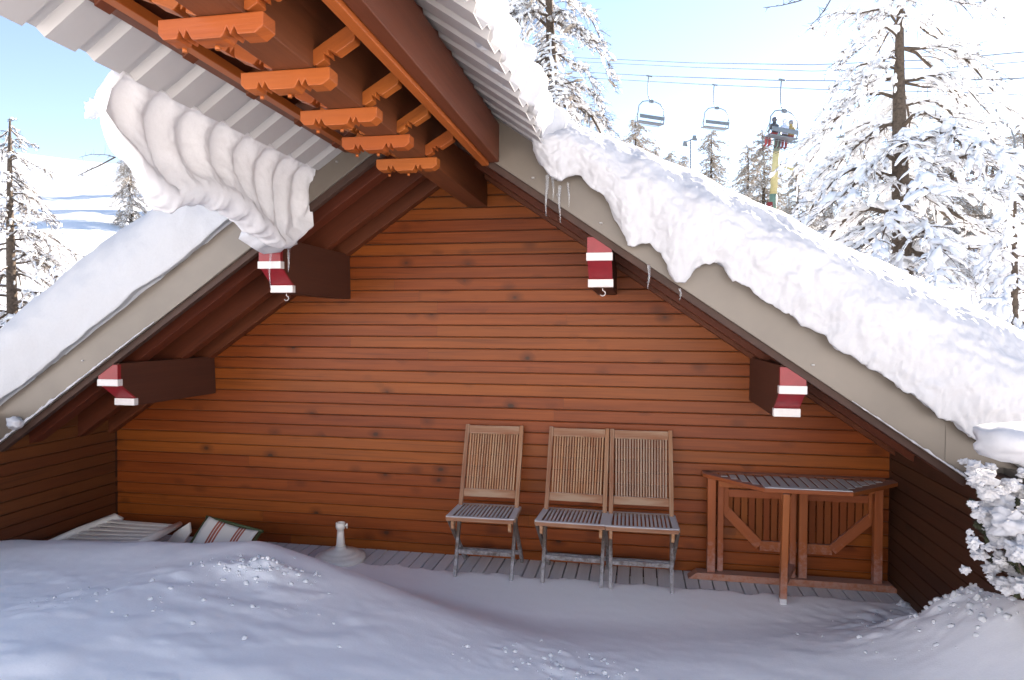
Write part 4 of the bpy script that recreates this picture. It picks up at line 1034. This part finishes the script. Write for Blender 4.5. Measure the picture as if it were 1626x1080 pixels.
# riders
def rider(chair, dx, jacket, trousers, label, helmet=(.6, .6, .62)):
    off = Vector((dx, .18, -2.86)); rz_ = chair.rotation_euler.z; loc = chair.location+Matrix.Rotation(rz_, 3, 'Z') @ off; root = empty('person', loc, label, 'person')
    me = bpy.data.meshes.new('body')
    J = [(0, 0, .1), (0, -.01, .35), (0, 0, .55), (0, .01, .64), (0, .02, .78), (0, .02, .86),        # pelvis..head 0-5
         (-.11, .05, .08), (-.12, .42, .06), (-.12, .46, -.36), (-.12, .60, -.40), (.11, .05, .08), (.12, .42, .06), (.12, .46, -.36), (.12, .60, -.40),
         (-.2, 0, .54), (-.24, .12, .30), (-.14, .34, .26), (.2, 0, .54), (.24, .12, .30), (.14, .34, .26)]
    E = [(0, 1), (1, 2), (2, 3), (3, 4), (4, 5), (0, 6), (6, 7), (7, 8), (8, 9), (0, 10), (10, 11), (11, 12), (12, 13), (2, 14), (14, 15), (15, 16), (2, 17), (17, 18), (18, 19)]
    rad = [.15, .16, .15, .07, .12, .10, .11, .09, .07, .06, .11, .09, .07, .06, .09, .065, .05, .09, .065, .05]
    me.from_pydata(J, E, []); b = bpy.data.objects.new('body', me); COL.objects.link(b); b.parent = root
    mod = b.modifiers.new('skin', 'SKIN'); 
    for i, sv in enumerate(me.skin_vertices[0].data): sv.radius = (rad[i], rad[i]); sv.use_root = (i == 0)
    ss = b.modifiers.new('sub', 'SUBSURF'); ss.levels = 1; ss.render_levels = 1
    m, nt, bs = newmat('ski_suit'); g_ = N(nt, 'ShaderNodeTexCoord'); s_ = N(nt, 'ShaderNodeSeparateXYZ'); L(nt, g_.outputs['Object'], s_.inputs[0])
    L(nt, ramp(nt, s_.outputs[2], [(.14, trousers), (.16, jacket)]), bs.inputs['Base Color']); me.materials.append(m)
    V, F = B2; npmesh('helmet', V*np.array([.13, .145, .135])+np.array([0, .01, .84]), F, plain('helmet_shell', helmet, .3), True, root)
    for s in (-1, 1):
        q = MB(); q.bar((loc.x+s*.12, loc.y+.0, loc.z-.46), (loc.x+s*.12, loc.y+1.15, loc.z-.50), .06, .015, (1, 0, 0)); part(q, 'ski', plain('ski_top', (.12, .05, .05), .4), root)
    root.rotation_euler.z = rz_
    return root
c_ = chs[2]
rider(c_, -.30, (.05, .05, .06), (.28, .03, .03), 'skier in dark jacket and red trousers, left rider on the loaded chair', (.08, .08, .1))
rider(c_, .42, (.55, .62, .80), (.06, .05, .05), 'skier in pale blue jacket and white helmet, middle rider on the loaded chair', (.7, .7, .72))
rider(c_, .88, (.36, .25, .08), (.22, .04, .04), 'skier in ochre jacket, right rider on the loaded chair', (.2, .2, .22))
c_ = chs[3]
rider(c_, -.15, (.16, .17, .2), (.08, .08, .09), 'rider in grey, left one on the branch hidden chair', (.15, .15, .17)); rider(c_, .35, (.12, .13, .16), (.07, .07, .08), 'rider in dark clothes, right one on the branch hidden chair', (.1, .1, .12))

# pylon
Dp = 45; g = ground_at(1226, Dp); pyl = empty('lift_pylon', g, 'green lift pylon with sheave wheel and painted yellow flare tint, standing on the snowfield', 'pylon')
def PP(px, py): return atD(px, py, Dp)
m = MB(); m.tube([PP(1226, 342)-Vector((0, 0, 1)), PP(1228, 308)], .22, 14); part(m, 'mast_foot', M['green'], pyl)
m = MB(); m.tube([PP(1228, 308), PP(1233, 240)], [.22, .2], 14); part(m, 'mast', M['yellow'], pyl)
m = MB(); m.tube([PP(1233, 240), PP(1236, 205)], [.2, .19], 14); part(m, 'mast_head', M['green'], pyl)
m = MB(); c = PP(1221, 330); m.box(c.x-.16, c.x+.16, c.y-.35, c.y-.05, c.z-.45, c.z+.3, 'z'); part(m, 'red_pad', M['red'], pyl, .03)
m = MB(); m.bar(PP(1212, 224), PP(1258, 219), .07, .08, (0, 1, 0)); part(m, 'crossarm', M['steel'], pyl, .02)
for s, px in ((0, 1213), (1, 1259)):
    c = PP(px, 226)
    for k in range(4):
        m = MB(); m.lathe((0, 0, 0), [(.07, -.03), (.09, -.03), (.09, .03), (.07, .03)], 18); m.v = [(c.x+a-.27+.18*k, c.y+cc*1.0, c.z+b) for a, b, cc in m.v]; part(m, 'sheave', M['steel'], pyl)
m = MB(); m.bar(PP(1236, 284), PP(1264, 264), .07, .07, (0, 1, 0)); part(m, 'bracket', M['yellow'], pyl, .01)
m = MB(); m.bar(PP(1234, 262), PP(1262, 270), .08, .12, (0, 1, 0)); part(m, 'bracket', M['yellow'], pyl, .01)
c = PP(1268, 273); m = MB()
ring = [(c.x+.36*math.cos(a*PI/12), c.y, c.z+.42*math.sin(a*PI/12)) for a in range(25)]; m.tube(ring, .045, 8)
for a in range(3): m.tube([(c.x-.34*math.cos(a*PI/3+.3), c.y, c.z-.4*math.sin(a*PI/3+.3)), (c.x+.34*math.cos(a*PI/3+.3), c.y, c.z+.4*math.sin(a*PI/3+.3))], .022, 6)
part(m, 'wheel', M['yellow'], pyl)
# floodlight mast
Dm = 50; g = ground_at(1096, Dm); fm = empty('floodlight_mast', g, 'thin dark mast with two floodlights between the frosted trees', 'light mast')
def PM(px, py): return atD(px, py, Dm)
m = MB(); m.tube([g-Vector((0, 0, .5)), PM(1097, 222)], [.075, .05], 8); part(m, 'mast', M['steel'], fm)
m = MB(); m.tube([PM(1088, 226), PM(1104, 219)], .035, 6); part(m, 'crossarm', M['steel'], fm)
for px, py in ((1088, 228), (1103, 219)):
    c = PM(px, py); m = MB(); m.poly_prism([(c.x-.18, c.y-.1, c.z-.14), (c.x+.18, c.y-.1, c.z-.2), (c.x+.12, c.y-.1, c.z+.14), (c.x-.12, c.y-.1, c.z+.16)], (0, 1, 0), .2); part(m, 'floodlight', M['steel'], fm, .02)

# loose crumbs strewn over the drift (nobody could count them)
rg2 = np.random.default_rng(42); C = []; S = []; D = []
zones = [((-2.05, -1.7), (.16, .09), 130, .010), ((-.35, -1.95), (.16, .14), 90, .009), ((1.66, -1.15), (.11, .28), 220, .013), ((-2.2, -2.3), (.4, .25), 70, .009), ((1.45, -1.05), (.2, .3), 60, .009)]
for (cx_, cy_), (sx_, sy_), n_, r_ in zones:
    for _ in range(n_):
        x_ = cx_+rg2.normal()*sx_; y_ = cy_+rg2.normal()*sy_
        if x_ > XR-.01 or x_ < XL or y_ > -.5: continue
        u_ = (x_+5.0)/8.4*(NX-1); v_ = ((-.02-y_)/5.4)**(1/1.15)*(NY-1)
        if not (0 <= u_ < NX-1 and 0 <= v_ < NY-1): continue
        h_ = DRIFT[int(round(u_))][int(round(v_))][2]; w_ = r_*(.35+1.1*rg2.random()**2.5); C.append((x_, y_, h_+w_*.25)); S.append((w_*rg2.uniform(.9, 1.4), w_, w_*.8)); D.append(rg2.normal(size=3))
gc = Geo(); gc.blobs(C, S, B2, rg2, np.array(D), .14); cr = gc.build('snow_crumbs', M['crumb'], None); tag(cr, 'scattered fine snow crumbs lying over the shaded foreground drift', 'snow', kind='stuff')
# lumps on the terrace snow
for (px, py, Y, r_, lab) in ((1434, 985, -.75, .035, 'snow lump in front of the right wall base, leftmost of four'), (1462, 990, -.85, .05, 'snow lump in front of the right wall base, nearest to the deck'), (1492, 975, -.95, .045, 'snow lump beside the shrub pile'), (1476, 1000, -1.0, .06, 'largest snow lump at the foot of the shrub pile'),
                            (295, 940, -1.72, .055, 'crumbly snow lump on the drift, left of two'), (325, 945, -1.74, .04, 'crumbly snow lump on the drift, right of two'), (428, 992, -2.0, .012, 'tiny snow crumb on the drift, left of two'), (494, 985, -2.0, .014, 'tiny snow crumb on the drift, right of two'), (8, 985, -2.3, .10, 'snow block at the left edge of the picture')):
    p = atY(px, py, Y)
    # rest it on the drift
    best = None
    for k in range(60):
        y = -.4-2.6*k/59; q = atY(px, py, y); h = drift_h(q.x, q.y)[0]
        if q.z <= h+.02: best = q; p = Vector((q.x, q.y, h+r_*.25)); break
    lump(p, r_, 'snow_lump', lab, 'snow lump', 'loose snow lumps on the terrace', rough=.5)

# ------------------------------------------------------------------ light
SUN_AZ, SUN_EL = R(36), R(25)
wld = bpy.data.worlds.new('World'); scene.world = wld; wld.use_nodes = True; nt = wld.node_tree
sky = nt.nodes.new('ShaderNodeTexSky'); sky.sky_type = 'NISHITA'; sky.sun_disc = False; sky.sun_elevation = SUN_EL; sky.sun_rotation = SUN_AZ; sky.altitude = 1800; sky.air_density = 1.0; sky.dust_density = .25; sky.ozone_density = 1.0
bgn = nt.nodes['Background']; nt.links.new(sky.outputs[0], bgn.inputs[0]); bgn.inputs[1].default_value = .095
sl = bpy.data.lights.new('sun', 'SUN'); sl.energy = 4.8; sl.angle = R(.53); sl.color = (1, .95, .87); so = bpy.data.objects.new('sun', sl); COL.objects.link(so)
sd = Vector((math.sin(SUN_AZ)*math.cos(SUN_EL), math.cos(SUN_AZ)*math.cos(SUN_EL), math.sin(SUN_EL)))
so.rotation_euler = sd.to_track_quat('Z', 'Y').to_euler(); so.location = sd*50
vs = scene.view_settings; vs.view_transform = 'Standard'; vs.look = 'None'; vs.gamma = 1; vs.use_curve_mapping = False; vs.exposure = 2.0; vs.use_white_balance = True; vs.white_balance_temperature = 7400; vs.white_balance_tint = 14
scene.cycles.max_bounces = 8; scene.cycles.diffuse_bounces = 5; scene.cycles.use_denoising = True
for o in scene.objects:
    if '_base' in o.keys(): del o['_base']
